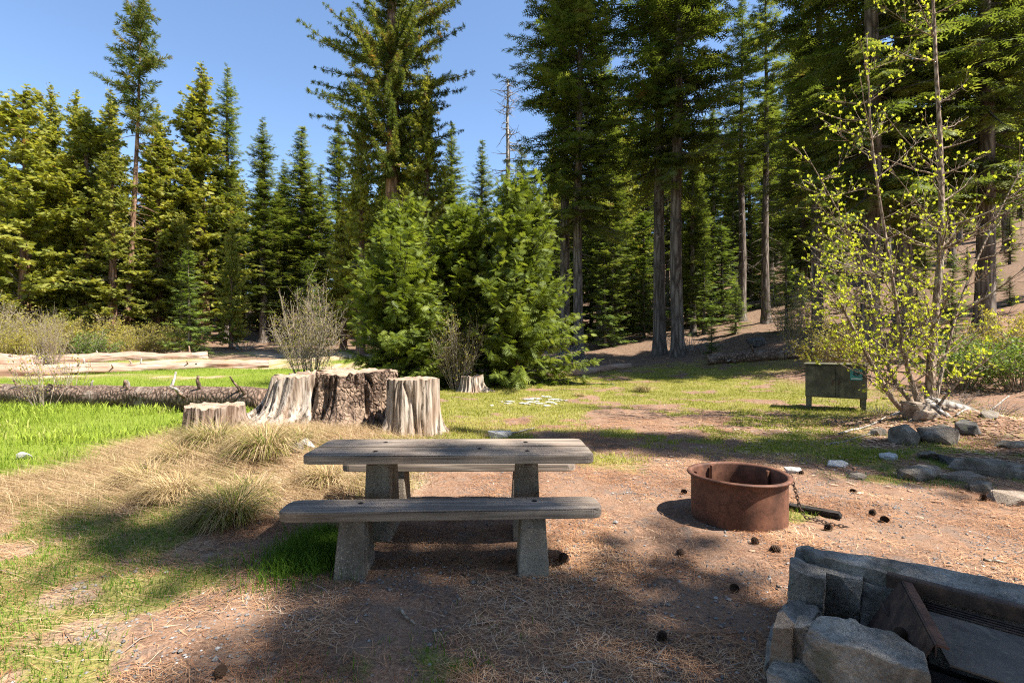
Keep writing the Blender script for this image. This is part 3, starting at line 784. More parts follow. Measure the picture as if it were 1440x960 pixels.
main = [
 # kind, px, depth, top y, width, label
 ('ced_a', 35, 30, 128, 1.15, 'broad yellow-green cedar at the left edge behind the willow scrub'),
 ('ced_b', -45, 33, 150, 1.05, 'tall cedar cut off by the left edge of the photo'),
 ('ced_a', 122, 35, 158, 1.15, 'bushy cedar just left of the leaning bare pine trunk'),
 ('pine_b', 176, 33, -25, 1.0, 'tall slender pine with long bare trunk rising from the left scrub'),
 ('ced_c', 222, 37, 185, 1.35, 'bushy cedar just right of the leaning bare pine trunk'),
 ('ced_b', 283, 42, 92, 1.2, 'pointed yellow-green cedar, tallest cedar of the left forest edge'),
 ('ced_b', 70, 40, 122, .95, 'cedar behind the broad cedar at the left edge'),
 ('ced_c', -5, 41, 160, 1.1, 'farther cedar filling the gap at the very left edge'),
 ('ced_b', 155, 44, 128, 1.1, 'cedar behind and between the two bushy left cedars'),
 ('ced_c', 158, 31, 205, 1.1, 'cedar whose sprays cross in front of the leaning bare pine trunk'),
 ('ced_a', 255, 36, 300, .8, 'lower bushy cedar left of the tallest left cedar'),
 ('ced_b', 222, 47, 150, 1.1, 'farther cedar right behind the leaning bare pine trunk'),
 ('ced_b', 108, 46, 130, 1.0, 'farthest cedar between the broad cedar and the bushy one'),
 ('fir_b', 320, 50, 90, .8, 'dark fir peeping over the tallest left cedar'),
 ('fir_b', 370, 52, 166, 1.1, 'narrow fir with bare lower trunk right of the tallest left cedar'),
 ('ced_a', 325, 43, 320, .7, 'low cedar at the foot of the tallest left cedar'),
 ('fir_c', 425, 55, 177, 1.3, 'even cone-shaped fir above the bare grey willow'),
 ('fir_b', 400, 62, 225, 1.2, 'shorter fir between the narrow fir and the cone-shaped fir'),
 ('fir_b', 476, 58, 168, 1.1, 'slim dark fir touching the left side of the tall pine'),
 ('pine_a', 552, 36, -330, .88, 'very tall pine with visible trunk behind the young cedars'),
 ('ced_b', 600, 34, 92, .78, 'yellow-green cedar leaning against the right side of the tall pine'),
 ('ced_c', 508, 38, 150, .85, 'cedar filling the left side of the tall pine below its branches'),
 ('fir_c', 636, 62, 172, 1.0, 'dark pointed fir alone against the sky right of the tall pine'),
 ('fir_c', 678, 75, 196, 1.0, 'small pale fir against the sky left of the dead snag'),
 ('fir_c', 734, 56, 205, 1.0, 'fir directly behind the dead snag'),
 ('fir_f', 794, 33, -330, .84, 'tall dark fir, left trunk of the pair right of the snag'),
 ('fir_a', 814, 31, -260, .84, 'tall dark fir, right trunk of the pair right of the snag'),
 ('fir_a', 927, 29.5, -480, .80, 'huge dark fir, left of the two thick trunks at the clearing edge'),
 ('fir_f', 953, 28, -440, .88, 'huge dark fir, right of the two thick trunks at the clearing edge'),
 ('fir_d', 1043, 39, -10, .9, 'thin fir with ragged top in the bright gap right of the thick trunks'),
 ('fir_d', 1077, 36, -60, .8, 'thin dark-trunked fir at the foot of the slope'),
 ('fir_e', 1225, 20, -640, .9, 'massive dark fir rising behind the budding tree'),
 ('fir_e', 1268, 22, -560, .9, 'massive fir just right of the one behind the budding tree'),
 ('fir_e', 1385, 20, -620, .9, 'massive fir with hanging branches near the right edge'),
 ('fir_a', 1150, 27, -330, .85, 'dark fir left of the budding tree and behind the locker'),
 ('fir_e', 1470, 24, -500, 1.0, 'massive fir half cut off by the right edge'),
 ('fir_b', 845, 44, 40, .9, 'sunlit fir in the gap between the pair and the thick trunks'),
 ('fir_b', 1003, 47, 150, .9, 'paler fir seen in the gap right of the two thick trunks'),
 ('ced_c', 870, 52, 120, .9, 'yellowish cedar deep in the gap left of the two thick trunks'),
]
for v, px, d, yt, wx, lab in main:
    if px < 300 and d < 45: d = d * .7 + 19          # the left forest edge stands beyond the scrub
    plant(v, at(px, d), d, hgt(px, d, yt), lab, wx=wx * (1.3 if v[:3] != 'pin' else 1.15), rz=0 if v == 'pine_b' else None)
plant('young_a', at(562, 17.5), 17.5, hgt(562, 17.5, 288), 'bushy bright green young cedar behind the big stumps', rz=1.0, wx=.93)
plant('young_b', at(728, 18.2), 18.2, hgt(728, 18.2, 268), 'bushy bright green young cedar beside the small back stump', rz=2.2, wx=.83)
plant('young_b', at(648, 19.2), 19.2, hgt(648, 19.2, 305), 'shadowed young cedar wedged between the two bright ones', rz=4.1, wx=1.0)
for px, d, yt, lab in ((905, 40, 375, 'small pale fir sapling left of the thick trunks'), (990, 37, 330, 'light green young fir right of the thick trunks'),
                       (1105, 30, 330, 'light green young fir on the slope left of the budding tree'), (850, 38, 335, 'light young fir behind the pair of dark firs'),
                       (1340, 17.5, 350, 'light green young fir behind the budding tree main stem'), (785, 42, 330, 'young fir beside the right young cedar'),
                       (1000, 25, 440, 'tiny fir seedling by the dark log'), (1128, 40, 380, 'young fir higher on the slope'), (265, 36, 345, 'bright young fir at the foot of the left cedars')):
    plant('sapling', at(px, d), d, hgt(px, d, yt), lab)

# off-frame neighbours on the right whose shade falls on the clearing
plant('fir_g', 9.8, -.7, 21, 'fir standing to the right of the campsite, outside the photo', 'firs beside the campsite', .3, 1.0)
plant('fir_g', 13.2, 3.6, 22, 'fir standing to the right of the campsite, outside the photo', 'firs beside the campsite', 1.9, .95)
plant('fir_g', 17.5, 2.5, 26, 'fir standing to the right of the campsite, outside the photo', 'firs beside the campsite', 2.9, .9)

for x_, y_, h_ in ((-9, -7, 24), (-4, -9, 27), (1, -8, 25), (5, -11, 28), (-14, -10, 26), (-7, -14, 28), (-1, -15, 27), (10, -10, 26), (-19, -6, 25), (14, -14, 28)):  # unseen firs added behind the camera to cut sky fill on the foreground
    plant('fir_e', x_, y_, h_, 'unseen fir added behind the camera to hold back sky light', 'unseen firs added behind the camera', x_ * 1.7, 1.0)
# forest behind
ZONE = [(-200, 470, 'forest behind the meadow on the left'), (470, 780, 'forest behind the young cedars'), (780, 1090, 'forest behind the thick trunks'), (1090, 1700, 'forest on the right slope')]
sky_p = [-300, 0, 100, 230, 270, 340, 360, 480, 620, 700, 745, 770, 860, 900, 1020, 1055, 1100, 1700]
sky_y = [190, 200, 225, 240, 200, 200, 215, 225, 225, 240, 235, 190, 130, 130, 120, 100, -60, -120]
rb = random.Random(12); placed = [(at(p[1], p[2]), p[2]) for p in main]
cnt = 0
for tries in range(9000):
    if cnt >= 195: break
    d = rb.uniform(38, 112); px = rb.uniform(-130, 1640)
    if px > 1050:
        d = rb.uniform(32, 100)
        if px > 1460 or rb.random() < .72: continue
    x = at(px, d)
    if px < 290 and d < 50: continue
    if 270 < px < 420 and d < 62: continue
    if any((x - a) ** 2 + (d - b) ** 2 < 3.4 ** 2 for a, b in placed): continue
    lim = float(np.interp(px, sky_p, sky_y)) + rb.uniform(5, 90)
    h = min(hgt(px, d, lim), rb.uniform(20, 32))
    if h < 6: continue
    v = rb.choice(['fir_b', 'fir_b', 'fir_c', 'fir_d', 'fir_a', 'fir_f'] if px > 780 else ['fir_b', 'fir_c', 'ced_b', 'ced_c', 'fir_d'])
    zone = next(z for a, b, z in ZONE if a <= px < b)
    kind = CATS[KIND[v[:3]]]
    plant(v, x, d, h, {'fir': 'dark ', 'cedar': 'yellowish '}[kind] + kind + ' deep in the ' + zone, kind + 's of the ' + zone, rb.uniform(0, 6.28), rb.uniform(1.05, 1.55))
    placed.append((x, d)); cnt += 1
# fill of small trees that closes the view under the crowns
for tries in range(4000):
    if cnt >= 300: break
    d = rb.uniform(45, 105); px = rb.uniform(-60, 1560); x = at(px, d)
    if 270 < px < 420 and d < 66: continue
    if any((x - a) ** 2 + (d - b) ** 2 < 2.6 ** 2 for a, b in placed): continue
    zone = next(z for a, b, z in ZONE if a <= px < b)
    plant(rb.choice(['sapling', 'fir_c']), x, d, rb.uniform(6, 11), 'low young fir under the taller trees of the ' + zone, 'young firs of the ' + zone, rb.uniform(0, 6.28), rb.uniform(.9, 1.3))
    placed.append((x, d)); cnt += 1

for i, (px, d, yt, v) in enumerate(((1035, 33, 395, 'sapling'), (1090, 44, 395, 'sapling'), (1180, 34, 385, 'sapling'), (1205, 28, 400, 'sapling'), (1290, 30, 375, 'sapling'), (1330, 26, 390, 'sapling'), (1395, 30, 350, 'sapling'), (1420, 24, 385, 'sapling'), (1360, 38, 345, 'fir_c'), (1300, 44, 300, 'fir_c'), (1420, 42, 290, 'fir_c'), (1180, 46, 300, 'fir_c'), (1110, 52, 290, 'fir_c'), (1245, 52, 260, 'fir_b'), (1395, 55, 250, 'fir_b'), (1060, 58, 280, 'fir_c'), (830, 48, 330, 'sapling'), (868, 45, 300, 'sapling'), (905, 47, 290, 'sapling'), (985, 44, 285, 'sapling'), (1015, 42, 310, 'sapling'), (780, 45, 300, 'sapling'), (1140, 44, 300, 'sapling'), (890, 52, 330, 'fir_c'), (965, 50, 320, 'fir_c'))):
    plant(v, at(px, d), d, hgt(px, d, yt), 'young fir scattered under the tall firs on the right of the clearing', 'young firs on the right slope', i * 1.3, 1.25)
# dead snag
def snag():
    d = 38; x = at(714, d); H = hgt(715, d, 112); r = np.random.default_rng(3)
    e = empty('dead_tree', (x, d, gzs(x, d)), 'bare grey dead snag standing against the sky', 'dead tree')
    a = Acc(); z = np.linspace(-.3, H, 18)
    tube(a, np.stack([.04 * np.sin(z), .05 * np.cos(z * .7), z], -1), (.40 * (1 - z / H * .86)), 10, .5, 0, True, .15, 3)
    obj('trunk', a.mesh('snag_trunk', M['bark_snag'], True), e)
    b = Acc()
    for i in range(70):
        zz = H * (1 - .48 * r.uniform() ** 1.2); az = r.uniform(0, 6.28); l = (.35 + 1.9 * (1 - zz / H) / .45) * r.uniform(.5, 1.1); l = min(l, 2.0)
        t = np.linspace(0, 1, 5)[:, None]; u = np.array([math.cos(az), math.sin(az), 0])
        P = np.array([0, 0, zz]) + u * l * t + np.array([0, 0, 1.0]) * (-.35 * l * t + .45 * l * t ** 2 * r.uniform(-.3, 1.2)) + r.normal(0, .04, (5, 3)) * t
        tube(b, P, np.linspace(.05, .015, 5), 4, .5, 0, False)
        for k in range(3):
            q = P[r.integers(2, 5)]; v = u * r.uniform(.1, .4) + r.normal(0, .25, 3)
            tube(b, np.stack([q, q + v * .6, q + v]), [.02, .014, .008], 3, .5, 0, False)
    obj('crown', b.mesh('snag_limbs', M['bark_snag']), e)
snag()

# ------------------------------------------------------------------ shrubs
def shrub(seed, H, R, stems, sub, leafm, leaf_n, leaf_l, barkm='twig', thick=.014, spread=1.0, leafless=.0):
    r = np.random.default_rng(seed); a = Acc(); lf = Acc(); pts = []
    for i in range(stems):
        az = r.uniform(0, 6.28); rr = R * math.sqrt(r.uniform(0, 1)) * spread; h = H * r.uniform(.55, 1.05) * (1 - .35 * (rr / R) ** 2)
        b = np.array([math.cos(az) * rr * .25, math.sin(az) * rr * .25, -.05]); tip = np.array([math.cos(az) * rr, math.sin(az) * rr, h])
        t = np.linspace(0, 1, 7)[:, None]
        P = b + (tip - b) * t + np.array([0, 0, .25 * h]) * t * (1 - t) + np.cumsum(r.normal(0, .025 * H / 2.5, (7, 3)), 0) * t
        tube(a, P, np.linspace(thick, thick * .25, 7), 4, .5, 0, False)
        for k in range(sub):
            q = r.uniform(.25, 1); i0 = min(int(q * 6), 5); p = P[i0] + (P[i0 + 1] - P[i0]) * (q * 6 - i0)
            T = P[i0 + 1] - P[i0]; T /= np.linalg.norm(T); v = T * .7 + r.normal(0, .55, 3); v /= np.linalg.norm(v); l = H * r.uniform(.08, .24)
            tt = np.linspace(0, 1, 4)[:, None]; Q = p + v * l * tt + r.normal(0, .015, (4, 3)) * tt + np.array([0, 0, .1 * l]) * tt ** 2
            tube(a, Q, np.linspace(thick * .4, thick * .15, 4), 3, .5, 0, False)
            pts.append(Q[1:])
    pts = np.concatenate(pts)
    if leaf_n:
        O = pts[r.integers(0, len(pts), leaf_n)] + r.normal(0, .03, (leaf_n, 3))
        A = r.normal(0, 1, (leaf_n, 3)); A[:, 2] = np.abs(A[:, 2]) * .6 + .1
        q = (np.array([[0, 0, 0], [-.32, .5, .04], [0, 1, 0], [.32, .5, .04]]), np.array([[0, 1, 2, 3]]))
        L = leaf_l * r.uniform(.6, 1.3, leaf_n)
        put(lf, q, O, A, r.normal(0, 1, (leaf_n, 3)), L, L, r.uniform(0, 1, leaf_n))
    return a.mesh('shrub_stems', M[barkm]), (lf.mesh('shrub_leaves', M[leafm]) if leaf_n else None)

SV = {'bare': shrub(1, 4.0, 1.7, 60, 20, 'willow', 3200, .06, thick=.016),
      'yel': shrub(2, 2.6, 1.9, 60, 18, 'willow', 7000, .085), 'yel2': shrub(3, 2.2, 1.6, 50, 18, 'willow', 6000, .08),
      'twig': shrub(4, 1.7, .8, 16, 10, 'willow', 260, .06, thick=.010),
      'grn': shrub(5, 1.7, 1.4, 46, 16, 'shrub_green', 4200, .075), 'sp': shrub(6, 3.2, 1.3, 40, 16, 'willow', 1400, .07),
      'dead': shrub(8, 1.1, 1.5, 40, 10, 'willow', 0, .05, 'bark_snag', .016)}
def bush(v, px, d, ytop, label, wx=1.0, name='shrub', group=None):
    x = at(px, d); s = hgt(px, d, ytop) / {'bare': 4, 'yel': 2.6, 'yel2': 2.2, 'twig': 1.7, 'grn': 1.7, 'sp': 3.2, 'dead': 1.1}[v]
    e = empty(name, (x, d, gzs(x, d) - .03), label, 'shrub', group, random.uniform(0, 6)); e.scale = (s * wx, s * wx, s)
    obj('stems', SV[v][0], e)
    if SV[v][1]: obj('foliage', SV[v][1], e)
bush('sp', 60, 36, 428, 'tall thin yellowish scrub in the left scrub row', 1.2)
bush('yel', 185, 37, 462, 'low yellow scrub before the leaning bare pine trunk', 1.3)
bush('sp', 125, 41, 425, 'thin twiggy scrub under the bushy left cedar', 1.3)
bush('bare', 436, 19.5, 392, 'nearly leafless grey willow bush left of the young cedars', .8, 'willow_shrub')
bush('sp', 645, 16.8, 425, 'bare twiggy shrub growing between the two bright young cedars', .8)
bush('yel', 15, 37, 432, 'yellow-leaved scrub at the far left edge of the meadow', 1.0)
bush('yel2', 92, 38, 447, 'low yellowish scrub below the broad left cedar', 1.1)
bush('yel', 145, 39, 440, 'yellowish scrub just left of the leaning bare pine trunk', 1.2)
bush('yel2', 222, 40, 455, 'green-yellow scrub just right of the leaning bare pine trunk', 1.2)
bush('grn', 268, 41, 458, 'darker low scrub at the right end of the left scrub row', 1.1)
bush('sp', -18, 34, 405, 'yellow scrub cut off by the left edge', 1.1)
bush('twig', 62, 13.2, 470, 'thin leafless sapling bush behind the left end of the dark log', .8)
bush('twig', 100, 14.0, 478, 'thin leafless sapling bush behind the middle of the dark log', .7)
bush('grn', 1352, 13.6, 470, 'green leafy shrub behind the budding tree main stem', 1.2)
bush('grn', 1432, 13.0, 465, 'green leafy shrub at the right edge', 1.2)
bush('yel2', 1405, 15.5, 440, 'yellowish shrub on the slope at the right edge', 1.0)
bush('yel2', 1170, 18, 452, 'thin yellowish shrub on the slope behind the locker', 1.1)
bush('sp', 1120, 22, 380, 'tall thin shrub on the slope left of the budding tree', .9)
bush('dead', 970, 30, 466, 'pale dead branches lying beside the thick trunks', 1.4, 'dead_branches')
bush('dead', 790, 30, 478, 'pale dead branches under the pair of dark firs', 1.2, 'dead_branches')
bush('dead', 345, 42, 476, 'grey brush heap at the forest edge behind the meadow', 1.2, 'dead_branches')
bush('yel', 22, 30, 452, 'yellow scrub just behind the bleached logs at the far left', .8)
bush('grn', 128, 33, 464, 'low green scrub just behind the bleached logs below the bushy cedar', 1.0)
bush('sp', 75, 29.5, 430, 'tall sparse yellow scrub behind the bleached logs', .6)
bush('yel2', 250, 38, 462, 'rounded yellow scrub at the right end of the bleached logs', 1.2)
bush('dead', 1238, 10.2, 566, 'tangle of dry twigs between the locker and the grey stone', .9, 'dead_branches')
bush('dead', 1400, 9.6, 560, 'tangle of dry twigs behind the pale stones near the right edge', 1.1, 'dead_branches')
bush('dead', 1330, 10.6, 543, 'tangle of bare fallen branches beside the budding tree foot', 1.0, 'dead_branches')

# ------------------------------------------------------------------ budding tree with several stems
def P3(px, py, d): return np.array([at(px, d), d, CH + (480 - py) / F * d])
def budding():
    base = P3(1300, 572, 9.6); bz = gzs(base[0], base[1]); r = np.random.default_rng(44)
    e = empty('budding_tree', (base[0], base[1], bz), 'multi-stemmed leafless tree with fresh yellow-green buds beside the locker', 'tree')
    o0 = np.array([base[0], base[1], bz])
    buds = []
    def smooth(K, n=26):
        K = np.array(K); t = np.linspace(0, len(K) - 1, n); i = np.minimum(t.astype(int), len(K) - 2); f = (t - i)[:, None]
        K2 = np.concatenate([[2 * K[0] - K[1]], K, [2 * K[-1] - K[-2]]])
        p0, p1, p2, p3 = K2[i], K2[i + 1], K2[i + 2], K2[i + 3]
        return .5 * (2 * p1 + (p2 - p0) * f + (2 * p0 - 5 * p1 + 4 * p2 - p3) * f ** 2 + (3 * p1 - p0 - 3 * p2 + p3) * f ** 3)
    stems = [
     ([(1286, 590, 9.4), (1256, 562, 9.3), (1225, 510, 9.2), (1196, 455, 9.0), (1178, 420, 8.9), (1150, 385, 8.8)], .062, 20, .7),
     ([(1290, 575, 9.7), (1262, 540, 9.8), (1243, 500, 9.9), (1232, 455, 10.0), (1215, 380, 10.0), (1180, 300, 10.0), (1130, 210, 10.0)], .05, 36, 1.1),
     ([(1296, 580, 9.5), (1280, 530, 9.5), (1268, 480, 9.4), (1256, 400, 9.3), (1240, 300, 9.3), (1226, 200, 9.3), (1221, 110, 9.3), (1219, 50, 9.3)], .055, 44, 1.15),
     ([(1308, 580, 9.7), (1309, 520, 9.7), (1316, 430, 9.8), (1324, 330, 9.8), (1322, 200, 9.9), (1316, 90, 9.9), (1311, -20, 10.0), (1306, -90, 10)], .10, 60, 1.25),
     ([(1312, 580, 9.8), (1330, 500, 10.0), (1352, 420, 10.1), (1390, 330, 10.2), (1430, 250, 10.3), (1470, 180, 10.4)], .04, 26, 1.0),
     ([(1310, 582, 9.5), (1345, 540, 9.2), (1390, 505, 9.0), (1440, 470, 8.8)], .03, 10, .7),
    ]
    for K, r0, nb, spread in stems:
        P = smooth([P3(*k) for k in K]); P[0, 2] = min(P[0, 2], bz - .05)
        a = Acc(); n = len(P)
        tube(a, P - o0, .85 * r0 * (1 - .86 * np.linspace(0, 1, n)) * (1 + .5 * np.exp(-np.linspace(0, 1, n) * 22)), 9, .5, 0, True, .12, 4)
        for i in range(nb):
            f = r.uniform(.14, .98); k = int(f * (n - 1)); T = P[min(k + 1, n - 1)] - P[k - 1]; T /= np.linalg.norm(T)
            az = r.choice([PI, PI, PI, 0, 0]) + r.normal(0, .8)
            u = np.array([math.cos(az), math.sin(az), r.uniform(.05, .75)]); u /= np.linalg.norm(u)
            l = spread * r.uniform(.5, 1.5) * (1.25 - .75 * f); t = np.linspace(0, 1, 7)[:, None]
            Q = P[k] + u * l * t + np.array([0, 0, .22 * l]) * t ** 2 + np.cumsum(r.normal(0, .018, (7, 3)), 0) * t
            tube(a, Q - o0, np.linspace(r0 * .26 * (1 - .6 * f) + .003, .003, 7), 4, .5, 0, False)
            for m_ in range(int(6 + l * 5)):
                kk = r.integers(1, 6); v = u * .6 + r.normal(0, .5, 3); v[2] += .25; v /= np.linalg.norm(v); l2 = r.uniform(.15, .5) * min(l, 1.1)
                tt = np.linspace(0, 1, 4)[:, None]; W = Q[kk] + v * l2 * tt + np.array([0, 0, .15 * l2]) * tt ** 2
                tube(a, W - o0, np.linspace(.005, .002, 4), 3, .5, 0, False)
                left = W[-1][0] < P3(1345, 0, 9.6)[0]
                if r.uniform() < (.95 if left else .5): buds.append((W[-1], v))
                if r.uniform() < .6 and left: buds.append((W[2], v))
            buds.append((Q[-1], u))
        if r0 < .09: buds.append((P[-1], np.array([0, 0, 1.0])))
        obj('stem', a.mesh('budding_stem', M['dogwood'], True), e)
    for i in range(9):
        az = -2.9 + i * .62 + r.normal(0, .2); l = r.uniform(.5, 1.15); t = np.linspace(0, 1, 9); x = base[0] + np.cos(az) * (.05 + l * t); y = base[1] + np.sin(az) * (.05 + l * t)
        P = np.stack([x + r.normal(0, .03, 9) * t, y + r.normal(0, .03, 9) * t, gz(x, y) + .13 * (1 - t) ** 2 + .03 - .08 * t], -1); a = Acc()
        tube(a, P - o0, .095 * (1 - t) ** .8 * r.uniform(.6, 1.1) + .015, 9, .5, 0, True, .35, i)
        obj('root', a.mesh('root', M['dogwood' if i % 2 else 'bark_snag'], True), e)
    O = np.array([b[0] for b in buds]); V = np.array([b[1] for b in buds]); lf = Acc()
    q = (np.array([[0, 0, 0], [-.34, .5, .12], [0, 1, .05], [.34, .5, .12]]), np.array([[0, 1, 2, 3]]))
    for k in range(4):
        n = len(O); A = V * .5 + np.array([0, 0, .75]) + r.normal(0, .45, (n, 3)); L = r.uniform(.03, .07, n)
        put(lf, q, O - o0, A, r.normal(0, 1, (n, 3)), L, L, r.uniform(0, 1, n))
    obj('foliage', lf.mesh('bud_leaves', M['bud']), e)
budding()

# ------------------------------------------------------------------ logs and stumps
def log(name, p0, p1, r0, r1, m, label, cat='log', stubs=0, seed=0, sink=.25, lump=.12, endm=None):
    p0 = np.array(p0, float); p1 = np.array(p1, float); r = np.random.default_rng(seed)
    n = 60; t = np.linspace(0, 1, n)
    L = np.linalg.norm(p1 - p0); ang = math.atan2(p1[1] - p0[1], p1[0] - p0[0])
    e = empty(name, (p0[0], p0[1], gzs(p0[0], p0[1])), label, cat, None, ang)
    wx = p0[0] + (p1[0] - p0[0]) * t; wy = p0[1] + (p1[1] - p0[1]) * t
    rad = r0 + (r1 - r0) * t; rad = rad * (1 + .08 * (fbm(t * 9, seed, 0, 3) - .5))
    z = np.convolve(np.pad(gz(wx, wy), 10, mode='edge'), np.ones(21) / 21, 'valid') - gzs(p0[0], p0[1]) + rad * (1 - sink)
    P = np.stack([t * L, .08 * np.sin(t * 5 + seed) * r0 / .25, z], -1)
    a = Acc(); tube(a, P, rad, 28, .5, 0, True, lump, seed, 2.2)
    obj('log_body', a.mesh(name + '_body', M[m], True), e)
    for i in range(stubs):
        k = r.integers(2, n - 2); az = r.uniform(.2, PI - .2) if r.uniform() < .7 else r.uniform(-.5, .3)
        u = np.array([r.uniform(-.5, .5), -math.cos(az), math.sin(az)]); u /= np.linalg.norm(u); l = r.uniform(.12, .4) * (r0 / .25)
        b = Acc(); s = np.linspace(0, 1, 4)[:, None]
        tube(b, P[k] + u * rad[k] * .8 + u * l * s + r.normal(0, .02, (4, 3)) * s, np.linspace(.05, .022, 4) * r.uniform(.7, 1.4), 7, .5, 0, True, .2, i)
        obj('branch_stub', b.mesh(name + '_stub', M['bark_snag' if r.uniform() < .55 else m], True), e)
    return e
log('fallen_log', (-5.75, 12.2), (-17.0, 15.2), .33, .29, 'bark_log', 'long dark barked log with branch stubs lying across the meadow', stubs=30, seed=2, lump=.16)
log('fallen_log', (at(378, 28), 28), (at(-60, 22), 22), .26, .32, 'pale_log', 'nearer of two bleached logs at the back of the meadow', stubs=16, seed=3, sink=.62, lump=.5)
log('fallen_log', (at(292, 35), 35), (at(-60, 27.5), 27.5), .36, .40, 'pale_log', 'farther pinkish bleached log at the back of the meadow', stubs=12, seed=4, sink=.66, lump=.5)
log('fallen_log', (at(752, 21.5), 21.5), (at(885, 24.5), 24.5), .20, .15, 'pale_log', 'short pale log lying right of the young cedars', stubs=3, seed=5)
log('fallen_log', (at(995, 23), 23), (at(1150, 21), 21), .27, .24, 'bark_log', 'dark log in shade on the slope behind the locker', stubs=5, seed=6)
log('fallen_log', (at(1180, 26), 26), (at(1290, 24), 24), .2, .16, 'pale_log', 'pale thin log on the slope behind the budding tree', stubs=2, seed=9)

def stump(name, x, y, R, h, m, label, seed, flare=.45, flute=.10, topn=.025, sx=1.0, sy=1.0, roots=(), tilt=0.0, lean=0.0, parent=None, cap='stump_top', nu=8, crack=.13):
    e = parent or empty(name, (x, y, gzs(x, y)), label, 'stump')
    ox, oy = (0, 0) if parent is None else (x, y)
    n, rows = 200, 34
    th = np.arange(n) / n * 2 * PI; v = np.linspace(0, 1, rows)
    TH, VV = np.meshgrid(th, v)
    top = h * (1 + topn * (2 * fbm(np.cos(th) * 2 + 7, np.sin(th) * 2 + 3, 0, seed) - 1) + .9 * topn * (2 * vnoise(np.cos(th) * 9, np.sin(th) * 9, 0, seed + 5) - 1) + .7 * topn * np.round(3 * vnoise(np.cos(th) * 3.2 + 40, np.sin(th) * 3.2, 0, seed + 6)) / 3 + .6 * topn * (2 * _h(np.arange(n) // 7, np.arange(n) * 0, np.arange(n) * 0, seed) - 1)) + tilt * np.cos(th) * R
    Z = -.25 + (top[None] + .25) * VV
    fl = 1 + flare * np.exp(-np.maximum(Z, 0) / (.28 * h)) * (.45 + 1.1 * vnoise(np.cos(TH) * 1.6 + 4, np.sin(TH) * 1.6 + 4, 0, seed + 1))
    c, s_ = np.cos(TH), np.sin(TH)
    rid = (1 - np.abs(2 * vnoise(c * nu * .45 + 11, s_ * nu * .45 + 11, Z * .6, seed + 2) - 1)) - .5
    fine = 2 * fbm(c * 9, s_ * 9, Z * 1.2, seed + 3, 3) - 1
    RR = R * fl * (1 + (1 - .6 * VV ** 3) * (flute * rid * 1.3 + flute * .35 * fine))
    wp = .5 * (fbm(c * 2, s_ * 2, Z * 1.5, seed + 21, 3) - .5)
    ck = np.abs(2 * vnoise(c * 2.6 + 20 + wp, s_ * 2.6 + 20 - wp, Z * .5, seed + 11) - 1)
    RR = RR * (1 - crack * np.exp(-(ck / .055) ** 2) - .5 * crack * np.exp(-(np.abs(2 * vnoise(c * 7 + 3, s_ * 7, Z * .5, seed + 12) - 1) / .14) ** 2))
    for ra, rl, rw in roots:
        dd = np.abs((TH - ra + PI) % (2 * PI) - PI)
        RR = RR + rl * np.exp(-(dd / rw) ** 2) * np.exp(-np.maximum(Z, 0) / (.20 * h)) * (1 + .4 * fine)
    V = np.stack([RR * c * sx + lean * Z + ox, RR * s_ * sy + oy, Z], -1).reshape(-1, 3)
    i = np.arange(rows - 1)[:, None]; j = np.arange(n)[None]
    q = np.stack([i * n + j, i * n + (j + 1) % n, (i + 1) * n + (j + 1) % n, (i + 1) * n + j], -1).reshape(-1, 4)
    obj('stump_wood', raw_mesh(name + '_wood', V, [q], M[m], smooth=True), e)
    rim = V[(rows - 1) * n:]; ctr = rim.mean(0)
    ring = []; 
    for k, f in enumerate((1, .82, .6, .35, .12)):
        p = ctr + (rim - ctr) * f; p[:, 2] += (0 if k == 0 else 1) * (.03 * (2 * fbm(p[:, 0] * 7, p[:, 1] * 7, 0, seed + 8) - 1)) + (0.0 if k else .001); ring.append(p)
    VV2 = np.concatenate(ring + [ctr[None]]); fs = []
    i = np.arange(4)[:, None]
    q2 = np.stack([i * n + j, i * n + (j + 1) % n, (i + 1) * n + (j + 1) % n, (i + 1) * n + j], -1).reshape(-1, 4)
    jj = np.arange(n); t2 = np.stack([4 * n + jj, 4 * n + (jj + 1) % n, np.full(n, 5 * n)], -1)
    obj('cut_top', raw_mesh(name + '_top', VV2, [q2, t2], M[cap], smooth=True), e)
    return e
stump('tree_stump', at(581, 8.55), 8.55, .43, .89, 'stump_pale', 'tall pale fluted stump standing right behind the table', 5, .12, .12, .02, roots=((-2.5, .2, .2), (.3, .12, .2)), nu=5)
stump('tree_stump', at(303, 8.9), 8.9, .46, .46, 'stump_brown', 'low flat-topped stump, leftmost of the stump cluster', 9, .3, .12, .06, roots=((0, .35, .3),))
stump('tree_stump', at(428, 9.7), 9.7, .66, .87, 'stump_pale', 'wide pale stump with roots flaring to the left, in the middle of the cluster', 13, .45, .14, .05, roots=((PI + .3, .75, .28), (-1.9, .35, .3), (-1.1, .4, .25)), lean=.12, crack=.2)
stump('tree_stump', at(503, 9.6), 9.6, .72, .93, 'char', 'burnt black crumbling stump between the two pale stumps', 17, .40, .20, .035, roots=((-1.5, .35, .5), (-.4, .3, .3)), nu=10, crack=.22)
stump('tree_stump', at(664, 16.2), 16.2, .34, .46, 'stump_pale', 'small pale stump in front of the right young cedar', 21, .35, .2, .1, roots=((0, .35, .3),))

